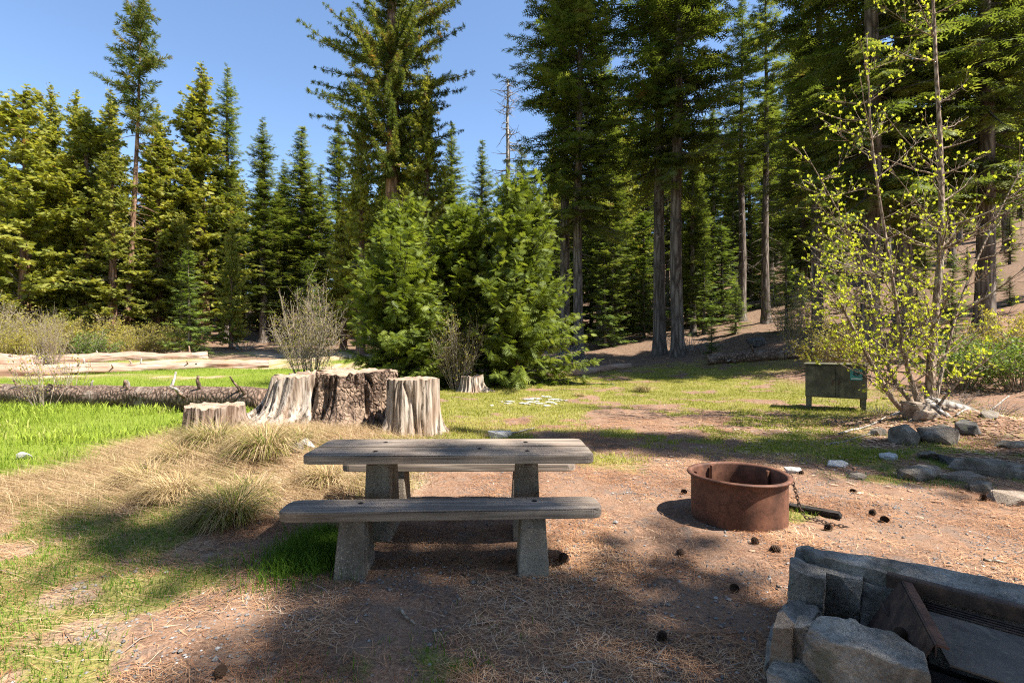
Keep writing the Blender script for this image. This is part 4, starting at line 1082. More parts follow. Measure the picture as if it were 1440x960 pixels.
# ------------------------------------------------------------------ grass tussocks
def tussock(n, H, R, seed, greenf):
    r = np.random.default_rng(seed)
    a = r.uniform(0, 2 * PI, n); rr = R * .28 * np.sqrt(r.uniform(0, 1, n)); x = rr * np.cos(a); y = rr * np.sin(a)
    ln = H * r.uniform(.5, 1.5, n); lean = np.abs(r.normal(.68, .36, n)) + .5 * rr / (R * .28) * .5
    az = a + r.normal(0, .7, n) + .9 * np.sin(3.6 - a); w = r.uniform(.004, .008, n)
    D = np.stack([np.cos(az), np.sin(az), np.zeros(n)], -1); fa = az + PI / 2 + r.normal(0, .6, n)
    Sd = np.stack([np.cos(fa), np.sin(fa), np.zeros(n)], -1) * (w / 2)[:, None]
    p = np.stack([x, y, np.full(n, -.03)], -1); rows = [p - Sd, p + Sd]; th = lean * .55
    for k in range(3):
        p = p + (D * np.sin(th)[:, None] + np.array([0, 0, 1.0]) * np.cos(th)[:, None]) * (ln / 3)[:, None]
        p[:, 2] = np.maximum(p[:, 2], .012 + .012 * k)
        th = th + .5 + .55 * lean * .6
        f = (.9, .65, 0)[k]
        rows += [p - Sd * f, p + Sd * f] if k < 2 else [p]
    V = np.stack(rows, 1).reshape(-1, 3); o = np.arange(n)[:, None] * 7
    q = np.concatenate([o + np.array([[0, 1, 3, 2]]), o + np.array([[2, 3, 5, 4]])]); t = o + np.array([[4, 5, 6]])
    var = np.where(r.uniform(0, 1, n) < greenf, r.uniform(0, .45, n), r.uniform(.5, 1, n))
    return raw_mesh('tussock', V, [q, t], M['tussock'], np.concatenate([var, var, var]))
for i, (px, py, H, R, gf, nn, lab) in enumerate((
    (352, 712, .32, .42, .2, 800, 'straw tussock just right of and behind the shaggy tussock'),
    (262, 668, .36, .6, .15, 1400, 'low straw tussock on the mound left of the spreading one'),
    (420, 655, .30, .4, .3, 800, 'small tussock right of the brownish tussock by the table'),
    (205, 690, .30, .6, .1, 1100, 'flattened straw tussock at the left end of the mound'),
    (322, 738, .42, .46, .45, 1700, 'large shaggy grass tussock left of the near bench'),
    (300, 655, .50, .65, .45, 2200, 'spreading grass tussock in front of the low flat stump'),
    (372, 672, .50, .45, .35, 1500, 'brownish grass tussock between the low stump and the table'),
    (458, 690, .34, .30, .1, 900, 'small straw-coloured tussock seen under the table left end'),
    (905, 551, .42, .5, .4, 700, 'lone grass tussock in the middle of the clearing'),
    (243, 712, .30, .5, .02, 1800, 'dry straw mound left of the shaggy tussock'),
    (815, 556, .25, .4, .15, 300, 'faint brown tussock in the clearing left of the lone one'))):
    d = F * (CH - .02) / (py - 480); x = at(px, d)
    tag(obj('grass_tussock', tussock(nn, H, R, 40 + i, gf), loc=(x, d, gzs(x, d))), lab, 'tussock')

# ------------------------------------------------------------------ picnic table and benches
def plank_bm(x0, x1, y0, y1, z0, z1, ch=.05, bev=.008, seed=0):
    bm = bmesh.new()
    pts = [(x0 + ch, y0), (x1 - ch, y0), (x1, y0 + ch), (x1, y1 - ch), (x1 - ch, y1), (x0 + ch, y1), (x0, y1 - ch), (x0, y0 + ch)]
    if ch == 0: pts = [(x0, y0), (x1, y0), (x1, y1), (x0, y1)]
    lo = [bm.verts.new((x, y, z0)) for x, y in pts]; hi = [bm.verts.new((x, y, z1)) for x, y in pts]
    bm.faces.new(lo[::-1]); bm.faces.new(hi); k = len(pts)
    for i in range(k): bm.faces.new((lo[i], lo[(i + 1) % k], hi[(i + 1) % k], hi[i]))
    bmesh.ops.bevel(bm, geom=list(bm.edges), offset=bev, segments=2, affect='EDGES')
    return bm
def plank(name, parent, *a, ch=.05, mm='table_wood', **k):
    o = obj(name, bm_mesh(name, plank_bm(*a, ch=ch, **k), M[mm]), parent); return o
def plank2(name, parent, x0, x1, y0, y1, z0, z1, corner, mm='table_wood', c=.06):
    bm = bmesh.new()
    pts = []
    for (x, y, f, dx, dy) in ((x0, y0, 'a', 1, 1), (x1, y0, 'b', -1, 1), (x1, y1, 'c', -1, -1), (x0, y1, 'd', 1, -1)):
        if f in corner:
            seg = [(x, y + dy * c), (x + dx * c * .3, y + dy * c * .3), (x + dx * c, y)]
            pts += seg if f in 'ac' else seg[::-1]
        else: pts.append((x, y))
    lo = [bm.verts.new((x, y, z0)) for x, y in pts]; hi = [bm.verts.new((x, y, z1)) for x, y in pts]
    bm.faces.new(lo[::-1]); bm.faces.new(hi); k = len(pts)
    for i in range(k): bm.faces.new((lo[i], lo[(i + 1) % k], hi[(i + 1) % k], hi[i]))
    bmesh.ops.bevel(bm, geom=list(bm.edges), offset=.007, segments=2, affect='EDGES')
    return obj(name, bm_mesh(name, bm, M[mm]), parent)
def bolt(parent, x, y, z):
    bm = bmesh.new(); bmesh.ops.create_cone(bm, segments=16, radius1=.019, radius2=.019, depth=.004, cap_ends=True, matrix=Matrix.Translation((x, y, z + .001)))
    bmesh.ops.create_cone(bm, segments=6, radius1=.010, radius2=.009, depth=.006, cap_ends=True, matrix=Matrix.Translation((x, y, z + .004)))
    obj('bolt', bm_mesh('bolt', bm, M['hole']), parent)
def pedestal(parent, cx, cy, wt, wb, dt, db, h, lean=0):
    bm = bmesh.new()
    bbox(bm, (cx - wb / 2, cy - db / 2 - lean, -.25), (cx + wb / 2, cy + db / 2 - lean, h), (cx - wt / 2, cx + wt / 2, cy - dt / 2, cy + dt / 2), .014)
    bmesh.ops.subdivide_edges(bm, edges=bm.edges, cuts=3, use_grid_fill=True)
    for v in bm.verts:
        v.co += Vector((random.uniform(-1, 1), random.uniform(-1, 1), 0)) * .0018
    obj('pedestal', bm_mesh('pedestal', bm, M['concrete'], True), parent)

tx, ty = -.475, 4.10
T = empty('picnic_table', (tx, ty, 0), 'weathered wooden picnic table top on two concrete pedestals', 'picnic table', rz=math.radians(.8))
plank2('table_plank', T, -1.085, 1.085, -.325, -.006, .675, .738, 'ab')
plank2('table_plank', T, -1.08, 1.075, .006, .325, .676, .74, 'cd')
for cx in (-.575, .59):
    pedestal(T, cx, .06, .17, .235, .34, .42, .655)
    bm = bmesh.new(); bbox(bm, (cx - .03, -.27, .652), (cx + .03, .29, .675), None, .003); obj('cleat', bm_mesh('cleat', bm, M['rust_dark']), T)
for bx, by in ((-.575, -.17), (-.575, .17), (.59, -.17), (.59, .16), (.22, -.08)): bolt(T, bx, by, .738 if by < 0 else .74)
def bench(cy, rz, z, lab, cx, legx, legz):
    B = empty('picnic_bench', (cx, cy, z), lab, 'bench', 'benches of the picnic table', rz)
    plank2('seat', B, -1.09, 1.09, -.145, .145, .388, .452, 'abcd', c=.075)
    for lx in legx: pedestal(B, lx, .0, .165, .24, .225, .38, .387, .045)
    for lx in legx: bolt(B, lx + .02, .045, .452)
    return B
bench(3.55, math.radians(2.4), 0, 'plain wooden bench on concrete feet in shade before the table', -.475, (-.60, .615), 0)
bench(4.87, math.radians(.5), -.01, 'wooden bench behind the table, half hidden by the table top', -.495, (-.59, .59), 0)

# ------------------------------------------------------------------ fire ring
def fire_ring():
    x, y, R, h = 2.01, 4.55, .395, .395
    e = empty('fire_ring', (x, y, gzs(x, y) - .01), 'rusty steel fire ring with a chain on its right side', 'fire ring')
    n = 96; th = np.arange(n) / n * 2 * PI; c, s_ = np.cos(th), np.sin(th)
    prof = [(R, -.05), (R, .12), (R, .28), (R, h - .03), (R + .006, h - .018), (R + .030, h - .012), (R + .036, h - .002), (R + .030, h + .008), (R + .008, h + .011), (R - .008, h + .006), (R - .012, h - .01), (R - .012, .25), (R - .012, .0)]
    V = np.concatenate([np.stack([c * r * (1 + .006 * np.cos(2 * th + 1)), s_ * r, np.full(n, z) + .004 * np.sin(2 * th)], -1) for r, z in prof])
    i = np.arange(len(prof) - 1)[:, None]; j = np.arange(n)[None]
    q = np.stack([i * n + j, i * n + (j + 1) % n, (i + 1) * n + (j + 1) % n, (i + 1) * n + j], -1).reshape(-1, 4)
    obj('ring_wall', raw_mesh('ring_wall', V, [q], M['rust'], smooth=True), e)
    a = Acc(); rr = np.array([0, .12, .25, .36, R - .012]); W = [[[0, 0, .05]]]
    for r in rr[1:]: W.append(np.stack([c[::2] * r, s_[::2] * r, .05 + .04 * fbm(c[::2] * r * 6, s_[::2] * r * 6, 0, 5) - .02 * r], -1))
    V = np.concatenate([np.array(w) for w in W]); m_ = n // 2; fs = []
    jj = np.arange(m_); t = np.stack([np.zeros(m_, int), 1 + jj, 1 + (jj + 1) % m_], -1)
    q = np.concatenate([np.stack([1 + k * m_ + jj, 1 + k * m_ + (jj + 1) % m_, 1 + (k + 1) * m_ + (jj + 1) % m_, 1 + (k + 1) * m_ + jj], -1)[:, ::-1] for k in range(3)])
    obj('ash_bed', raw_mesh('ash_bed', V, [t, q], M['ash'], smooth=True), e)
    for az in (1.85, 2.75, .4):
        b = bmesh.new(); bbox(b, (-.012, -.02, 0), (.012, .006, .19), None, .003)
        o = obj('grate_bracket', bm_mesh('grate_bracket', b, M['rust']), e); rad = R - .03
        o.location = (math.cos(az) * rad, math.sin(az) * rad, h - .2); o.rotation_euler = (0, 0, az - PI / 2)
    # chain: from the rim down to the plank on the ground
    K = np.array([[.435, -.06, .385], [.475, -.07, .25], [.50, -.085, .12], [.535, -.10, .04], [.62, -.14, .03], [.70, -.22, .02], [.78, -.27, .02]])
    L = np.concatenate([[0], np.cumsum(np.linalg.norm(np.diff(K, axis=0), axis=1))]); m_ = int(L[-1] / .030)
    s = np.linspace(0, L[-1], m_); C = np.stack([np.interp(s, L, K[:, k]) for k in range(3)], -1)
    ac = Acc(); T = np.gradient(C, axis=0); A, B = frame_of(T); T /= np.linalg.norm(T, axis=1, keepdims=True)
    ang = np.linspace(0, 2 * PI, 13)
    for i in range(m_):
        sd = A[i] if i % 2 else B[i]
        Pp = C[i] + T[i] * (.023 * np.cos(ang))[:, None] + sd * (.013 * np.sin(ang))[:, None]
        tube(ac, Pp, .0042, 6, .5, 0, False)
    obj('chain', ac.mesh('chain', M['rust_dark'], True), e)
fire_ring()
def burnt_plank():
    bm = bmesh.new(); bbox(bm, (-.21, -.045, 0), (.21, .05, .035), (-.20, .19, -.04, .035), .006)
    bmesh.ops.subdivide_edges(bm, edges=bm.edges, cuts=4, use_grid_fill=True)
    for v in bm.verts: v.co += Vector((random.uniform(-1, 1), random.uniform(-1, 1), random.uniform(-1, 1))) * .004
    x, y = at(1147, 4.6), 4.62
    o = obj('burnt_plank', bm_mesh('burnt_plank', bm, M['charcoal']), loc=(x, y, gzs(x, y) + .015)); o.rotation_euler = (0.05, .02, math.radians(-36))
    tag(o, 'charred black piece of board lying under the fire ring chain', 'burnt board')
burnt_plank()

# ------------------------------------------------------------------ rocks
def rock_bm(sx, sy, sz, seed, npt=16, rough=.05, box=.6, cuts=2):
    r = random.Random(seed); bm = bmesh.new()
    for i in range(npt):
        while True:
            p = Vector((r.uniform(-1, 1), r.uniform(-1, 1), r.uniform(-1, 1)))
            if max(abs(p.x), abs(p.y), abs(p.z)) > .45 and (abs(p.x) ** 3 + abs(p.y) ** 3 + abs(p.z) ** 3) < 1.15: break
        m_ = (abs(p.x) ** 5 + abs(p.y) ** 5 + abs(p.z) ** 5) ** .2
        p = p / m_ * r.uniform(.84, 1)
        bm.verts.new((p.x * sx, p.y * sy, p.z * sz))
    h = bmesh.ops.convex_hull(bm, input=bm.verts)
    bmesh.ops.delete(bm, geom=[v for v in bm.verts if not v.link_faces], context='VERTS')
    bmesh.ops.dissolve_limit(bm, angle_limit=.12, verts=bm.verts, edges=bm.edges)
    mn = min(sx, sy, sz)
    bmesh.ops.bevel(bm, geom=list(bm.edges), offset=mn * .07, segments=2, affect='EDGES', clamp_overlap=True)
    bmesh.ops.triangulate(bm, faces=bm.faces)
    for k in range(cuts):
        es = [e for e in bm.edges if e.calc_length() > mn * .22]
        if es: bmesh.ops.subdivide_edges(bm, edges=es, cuts=1); bmesh.ops.triangulate(bm, faces=[f for f in bm.faces if len(f.verts) > 3])
    co = np.array([v.co for v in bm.verts]); s = .9 / mn
    dn = np.stack([fbm(co[:, 0] * s + k * 17 + seed, co[:, 1] * s, co[:, 2] * s, 7 + k) - .5 for k in range(3)], -1) * mn * rough * 5
    for v, d in zip(bm.verts, dn): v.co += Vector(d)
    return bm
def block_bm(sx, sy, sz, seed, chop=5, rough=.03):
    r = random.Random(seed); bm = bmesh.new(); bmesh.ops.create_cube(bm, size=2)
    for v in bm.verts: v.co = Vector((v.co.x * sx * r.uniform(.84, 1.06), v.co.y * sy * r.uniform(.84, 1.06), v.co.z * sz * r.uniform(.8, 1.05)))
    for i in range(chop):
        n = Vector((r.choice((-1, 1)) * r.uniform(.25, 1), r.choice((-1, 1)) * r.uniform(.25, 1), r.choice((-1, 1, 1)) * r.uniform(.1, .9)))
        n = Vector((n.x / sx, n.y / sy, n.z / sz)); n.normalize()
        ext = max(v.co.dot(n) for v in bm.verts)
        g = bmesh.ops.bisect_plane(bm, geom=list(bm.verts) + list(bm.edges) + list(bm.faces), plane_co=n * ext * r.uniform(.68, .9), plane_no=n, clear_outer=True)
        ed = [e for e in g['geom_cut'] if isinstance(e, bmesh.types.BMEdge)]
        if ed: bmesh.ops.contextual_create(bm, geom=ed)
    bmesh.ops.recalc_face_normals(bm, faces=bm.faces)
    mn = min(sx, sy, sz)
    bmesh.ops.bevel(bm, geom=list(bm.edges), offset=mn * .05, segments=1, affect='EDGES', clamp_overlap=True)
    bmesh.ops.triangulate(bm, faces=bm.faces)
    for k in range(4):
        es = [e for e in bm.edges if e.calc_length() > max(mn * .16, .012)]
        if es: bmesh.ops.subdivide_edges(bm, edges=es, cuts=1); bmesh.ops.triangulate(bm, faces=[f for f in bm.faces if len(f.verts) > 3])
    co = np.array([v.co for v in bm.verts])
    for sc, am in ((5, .018), (20, .016), (55, .008)):
        dn = np.stack([fbm(co[:, 0] * sc + k * 17 + seed, co[:, 1] * sc, co[:, 2] * sc, 7 + k, 2) - .5 for k in range(3)], -1) * am * min(1.4, mn / .09)
        for v, d in zip(bm.verts, dn): v.co += Vector(d)
    return bm
def rock(px, py, sx, sy, sz, rz, m, label, seed, sink=.35, d=None, name='rock', tilt=0.0):
    fixed = d; d = d or F * CH / (py - 480)
    for k in range(0 if fixed else 4):          # settle on the ground under that sight line
        d = F * (CH - gzs(at(px, d), d)) / (py - 480)
    x = at(px, d)
    o = obj(name, bm_mesh(name, rock_bm(sx * 1.1, sy * 1.1, sz * 1.05, seed, 18, .07), M[m], False), loc=(x, d, gzs(x, d) + sz * (1 - 2 * sink)))
    o.rotation_euler = (tilt, tilt * .5, rz); tag(o, label, 'rock'); return o
rock(1408, 668, .50, .20, .10, -.35, 'rock', 'long flat pale rock slab at the right edge', 3, .2, tilt=.08)
rock(1298, 672, .28, .14, .10, .1, 'rock', 'low pointed grey rock in the grass left of the flat slab', 4, .3)
rock(1350, 675, .22, .10, .07, -.5, 'granite_warm', 'small tan rock beside the low pointed rock', 5, .25)
rock(1322, 622, .30, .22, .20, .3, 'rock', 'rounded mossy boulder below the budding tree', 6, .3)
rock(1272, 622, .26, .2, .2, .9, 'rock', 'pale boulder below the leaning stem of the budding tree', 7, .3)
rock(1362, 614, .17, .14, .15, .2, 'rock_dark', 'dark angular rock right of the mossy boulder', 8, .25)
rock(1333, 650, .13, .1, .09, .4, 'rock_dark', 'small dark rock in the grass above the tan rock', 9, .3)
rock(1285, 583, .22, .2, .2, .4, 'granite_warm', 'round tan knob of rock at the foot of the budding tree', 10, .2)
rock(1352, 588, .42, .14, .12, -.6, 'rock', 'slanting pale rock right of the budding tree foot', 11, .25, tilt=.25)
rock(37, 645, .10, .08, .09, .3, 'rock_white', 'small white rock alone in the meadow grass', 12, .3)
rock(703, 615, .20, .12, .09, .1, 'rock_white', 'flat white rock behind the table', 13, .35)
rock(432, 640, .09, .08, .07, .5, 'rock_white', 'small pale stone in the straw behind the table left end', 14, .3)
rock(418, 632, .10, .08, .08, .9, 'rock', 'grey stone in the straw below the wide pale stump', 15, .3)
rock(1425, 705, .26, .16, .10, .2, 'granite_warm', 'tan rock half buried at the right edge below the flat slab', 16, .45)
rock(1115, 665, .09, .07, .05, .2, 'rock_white', 'small pale stone right behind the fire ring', 17, .3)
rock(1178, 655, .13, .10, .05, .5, 'rock_white', 'flat pale stone in the leaf litter before the locker', 18, .3)
rock(1236, 612, .22, .14, .10, .7, 'rock', 'grey stone in the leaf litter left of the pale boulder', 22, .35)
rock(1300, 603, .20, .16, .14, .1, 'granite_warm', 'brownish stone between the roots of the budding tree', 23, .3)
rock(1392, 606, .20, .12, .09, .6, 'rock', 'pale low stone right of the dark angular rock', 24, .35)
rock(1425, 628, .26, .14, .08, -.2, 'rock', 'pale half-buried stone above the flat slab', 25, .4)
rock(1250, 645, .12, .10, .06, .3, 'rock_white', 'small pale stone in the litter below the grey stone', 26, .3)
rock(1380, 690, .16, .11, .07, .8, 'rock', 'small grey stone right below the flat slab', 27, .35)
rock(1205, 672, .10, .08, .05, .8, 'rock', 'small flat stone between the locker and the fire ring chain', 28, .35)
rock(1308, 645, .15, .12, .08, 1.2, 'rock', 'low stone below the mossy boulder', 29, .35)
rock(1065, 480, .55, .4, .3, .3, 'rock_dark', 'dark boulder in shade on the slope by the dark log', 19, .3, d=26)

def stick(px0, py0, px1, py1, r, m, label, seed, name='stick'):
    g = []
    for px, py in ((px0, py0), (px1, py1)):
        d = F * CH / (py - 480)
        for k in range(4): d = F * (CH - gzs(at(px, d), d)) / (py - 480)
        g.append((at(px, d), d))
    rr = np.random.default_rng(seed); t = np.linspace(0, 1, 9)
    x = g[0][0] + (g[1][0] - g[0][0]) * t; y = g[0][1] + (g[1][1] - g[0][1]) * t
    P = np.stack([x, y, gz(x, y) + micro(x, y) + r + .01], -1); P[:, :2] += np.cumsum(rr.normal(0, .006, (9, 2)), 0)
    o0 = P[0].copy(); a = Acc(); tube(a, P - o0, r * np.linspace(1, .5, 9), 7, .5, 0, True, .15, seed)
    tag(obj(name, a.mesh(name, M[m], True), loc=o0), label, 'stick')
stick(712, 611, 752, 603, .018, 'bark_snag', 'pale stick leaning from the flat white rock', 1)
stick(1382, 792, 1408, 795, .012, 'twig', 'short pale stick in the needles behind the stone fireplace', 2)
stick(1088, 823, 1100, 826, .010, 'twig', 'short twig in the needles left of the stone fireplace', 3)
stick(560, 862, 590, 885, .008, 'twig', 'thin twig in the shaded needles before the bench', 4)
stick(1180, 612, 1245, 590, .02, 'bark_snag', 'grey branch on the leaf litter before the locker', 5)
stick(1160, 628, 1250, 606, .012, 'bark_snag', 'thin grey branch on the leaf litter nearer than the other', 6)
stick(1345, 605, 1420, 560, .02, 'bark_snag', 'long bare branch lying right of the budding tree foot', 7)
for i, (px, py, r) in enumerate(((232, 745, .006), (170, 772, .005), (280, 880, .005))):
    pass

# ------------------------------------------------------------------ pine cones
def cone_mesh(seed):
    r = np.random.default_rng(seed); a = Acc(); n = 90
    t = (np.arange(n) + .5) / n; th = np.arange(n) * 2.39996; rad = .030 * np.sin(PI * np.clip(t * .86 + .12, 0, 1)) ** .7
    z = (t - .5) * .085; u = np.stack([np.cos(th), np.sin(th), np.zeros(n)], -1)
    O = u * (rad * .35)[:, None] + np.array([0, 0, 1.0]) * z[:, None]
    A = u + np.array([0, 0, .55]) * (t[:, None] * 1.3 - .1)
    q = (np.array([[-.25, 0, 0], [-.5, .75, .06], [0, 1, .16], [.5, .75, .06], [.25, 0, 0]]), np.array([[0, 1, 2, 3]]))
    put(a, q, O, A, np.tile([0, 0, 1.0], (n, 1)) + .01, rad * .95, rad * .85, r.uniform(0, 1, n))
    tube(a, np.stack([np.zeros(5), np.zeros(5), np.linspace(-.042, .038, 5)], -1), [.008, .014, .015, .01, .003], 7)
    return a.mesh('pine_cone', M['cone'])
CM = [cone_mesh(1), cone_mesh(2)]
cones = [(931, 900, 1.0, 'pine cone on the shaded needles before the fireplace copyright corner'), (1033, 833, 1, ''), (1091, 778, 1.1, ''), (1227, 722, 1.1, ''), (1244, 733, 1.1, ''),
         (957, 780, 1, ''), (1383, 705, 1.2, ''), (1408, 702, 1.3, ''), (793, 790, 1.3, ''), (1165, 745, 1.2, ''), (1200, 692, 1, ''), (310, 952, 1.0, ''), (1127, 668, 1, ''), (1062, 765, 1.0, ''), (962, 693, 1, ''), (1100, 740, .9, '')]
cl = {931: 'pine cone standing on shaded needles near the bottom, left of the fireplace', 1033: 'pine cone in dappled shade halfway between bench foot and fireplace', 1091: 'pine cone just left of the fireplace far corner',
      1227: 'left one of two pine cones lying close together behind the fireplace', 1244: 'right one of two pine cones lying close together behind the fireplace', 957: 'pine cone on sunny needles below the fire ring left side',
      1383: 'dark pine cone below the flat slab, left of the pair by the right edge', 1408: 'dark pine cone at the right edge below the flat slab', 793: 'pine cone against the right foot of the near bench', 1165: 'pine cone between the burnt board and the fireplace',
      1200: 'pine cone on sunny needles above the two close cones', 310: 'pine cone at the bottom edge left of the bench', 1127: 'pine cone right behind the fire ring', 1062: 'pine cone touching the ground before the fire ring',
      962: 'small pine cone left of the fire ring rim', 1100: 'small pine cone beside the fire ring foot'}
for i, (px, py, s, _) in enumerate(cones):
    d = F * CH / (py - 480)
    for k in range(3): d = F * (CH - gzs(at(px, d), d)) / (py - 480)
    x = at(px, d); o = obj('pine_cone', CM[i % 2], loc=(x, d, gzs(x, d) + float(micro(x, d)) + .02 * s))
    o.scale = (s * .78,) * 3; o.rotation_euler = (random.uniform(1.0, 1.9) if i % 3 else .3, random.uniform(-.3, .3), random.uniform(0, 6)); tag(o, cl[px], 'pine cone', 'pine cones scattered on the needles')

def chips():
    n = 30; r = np.random.default_rng(9); a = Acc()
    for i in range(n):
        px = r.normal(738, 26); py = r.normal(563, 4.2)
        if r.uniform() < .35: px = r.normal(770, 14); py = 565 + r.normal(0, 1.5)
        d = F * (CH - .03) / (py - 480); x = at(px, d); s = r.uniform(.03, .11); th = np.linspace(0, 2 * PI, 8)[:-1]
        rr = s * r.uniform(.6, 1.2, 7); P = np.stack([x + np.cos(th) * rr * 1.4, d + np.sin(th) * rr, gz(x, d) + 0 * th + .012 * r.uniform(0, 1, 7)], -1)
        top = P + np.array([0, 0, .02]); c = top.mean(0)[None] + np.array([0, 0, .012]); V = np.concatenate([P, top, c]); j = np.arange(7)
        b = a.n; a.V.append(V); q = np.stack([j, (j + 1) % 7, 7 + (j + 1) % 7, 7 + j], -1); t = np.stack([7 + j, 7 + (j + 1) % 7, np.full(7, 14)], -1); v = r.uniform()
        a.order.append((q + b, np.full(7, v), np.zeros(7, int))); a.order.append((t + b, np.full(7, v), np.zeros(7, int))); a.n += 15
    tag(obj('debris', a.mesh('debris', M['chips'])), 'white flat chips scattered on the grass behind the tall pale stump', 'debris', kind='stuff')
chips()

# ------------------------------------------------------------------ food locker
def locker():
    x, y = 7.37, 11.67; zg = 0.0
    e = empty('food_locker', (x, y, zg), 'dark olive metal food locker on four legs beside the budding tree', 'food locker', rz=math.radians(-32))
    w, dp, z0, z1 = .58, .42, .33, 1.06
    bm = bmesh.new(); bbox(bm, (-w, -dp, z0), (w, dp, z1), None, .012); obj('locker_body', bm_mesh('locker_body', bm, M['locker']), e)
    bm = bmesh.new(); bbox(bm, (-w - .03, -dp - .05, z1 + .001), (w + .03, dp + .03, z1 + .022), None, .005); obj('lid', bm_mesh('lid', bm, M['locker']), e)
    for s in (-1, 1):
        bm = bmesh.new(); bbox(bm, ((-w + .015) if s < 0 else .008, -dp - .014, z0 + .025), ((-.008) if s < 0 else w - .015, -dp - .001, z1 - .03), None, .004)
        dr = obj('door', bm_mesh('door', bm, M['locker']), e)
        bm = bmesh.new(); bbox(bm, (s * .06 - .012, -dp - .034, .62), (s * .06 + .012, -dp - .015, .74), None, .004); obj('handle', bm_mesh('handle', bm, M['rust_dark']), dr)
    for sx in (-1, 1):
        for sy in (-1, 1):
            bm = bmesh.new(); bbox(bm, (sx * (w - .06) - .045, sy * (dp - .06) - .045, -.35), (sx * (w - .06) + .045, sy * (dp - .06) + .045, z0 - .001), None, .005); obj('leg', bm_mesh('leg', bm, M['locker']), e)
    bm = bmesh.new(); bbox(bm, (.27, -dp - .019, .74), (.49, -dp - .0155, .98)); sg = obj('notice', bm_mesh('notice', bm, M['sign_teal']), e)
    bm = bmesh.new(); bmesh.ops.create_circle(bm, cap_ends=True, segments=24, radius=.06, matrix=Matrix.Translation((.38, -dp - .0215, .885)) @ Matrix.Rotation(PI / 2, 4, 'X')); obj('emblem', bm_mesh('emblem', bm, M['sign_dark']), sg)
    bm = bmesh.new(); bbox(bm, (.29, -dp - .0225, .76), (.47, -dp - .0195, .785)); obj('text_strip', bm_mesh('text_strip', bm, M['sign_white']), sg)
locker()

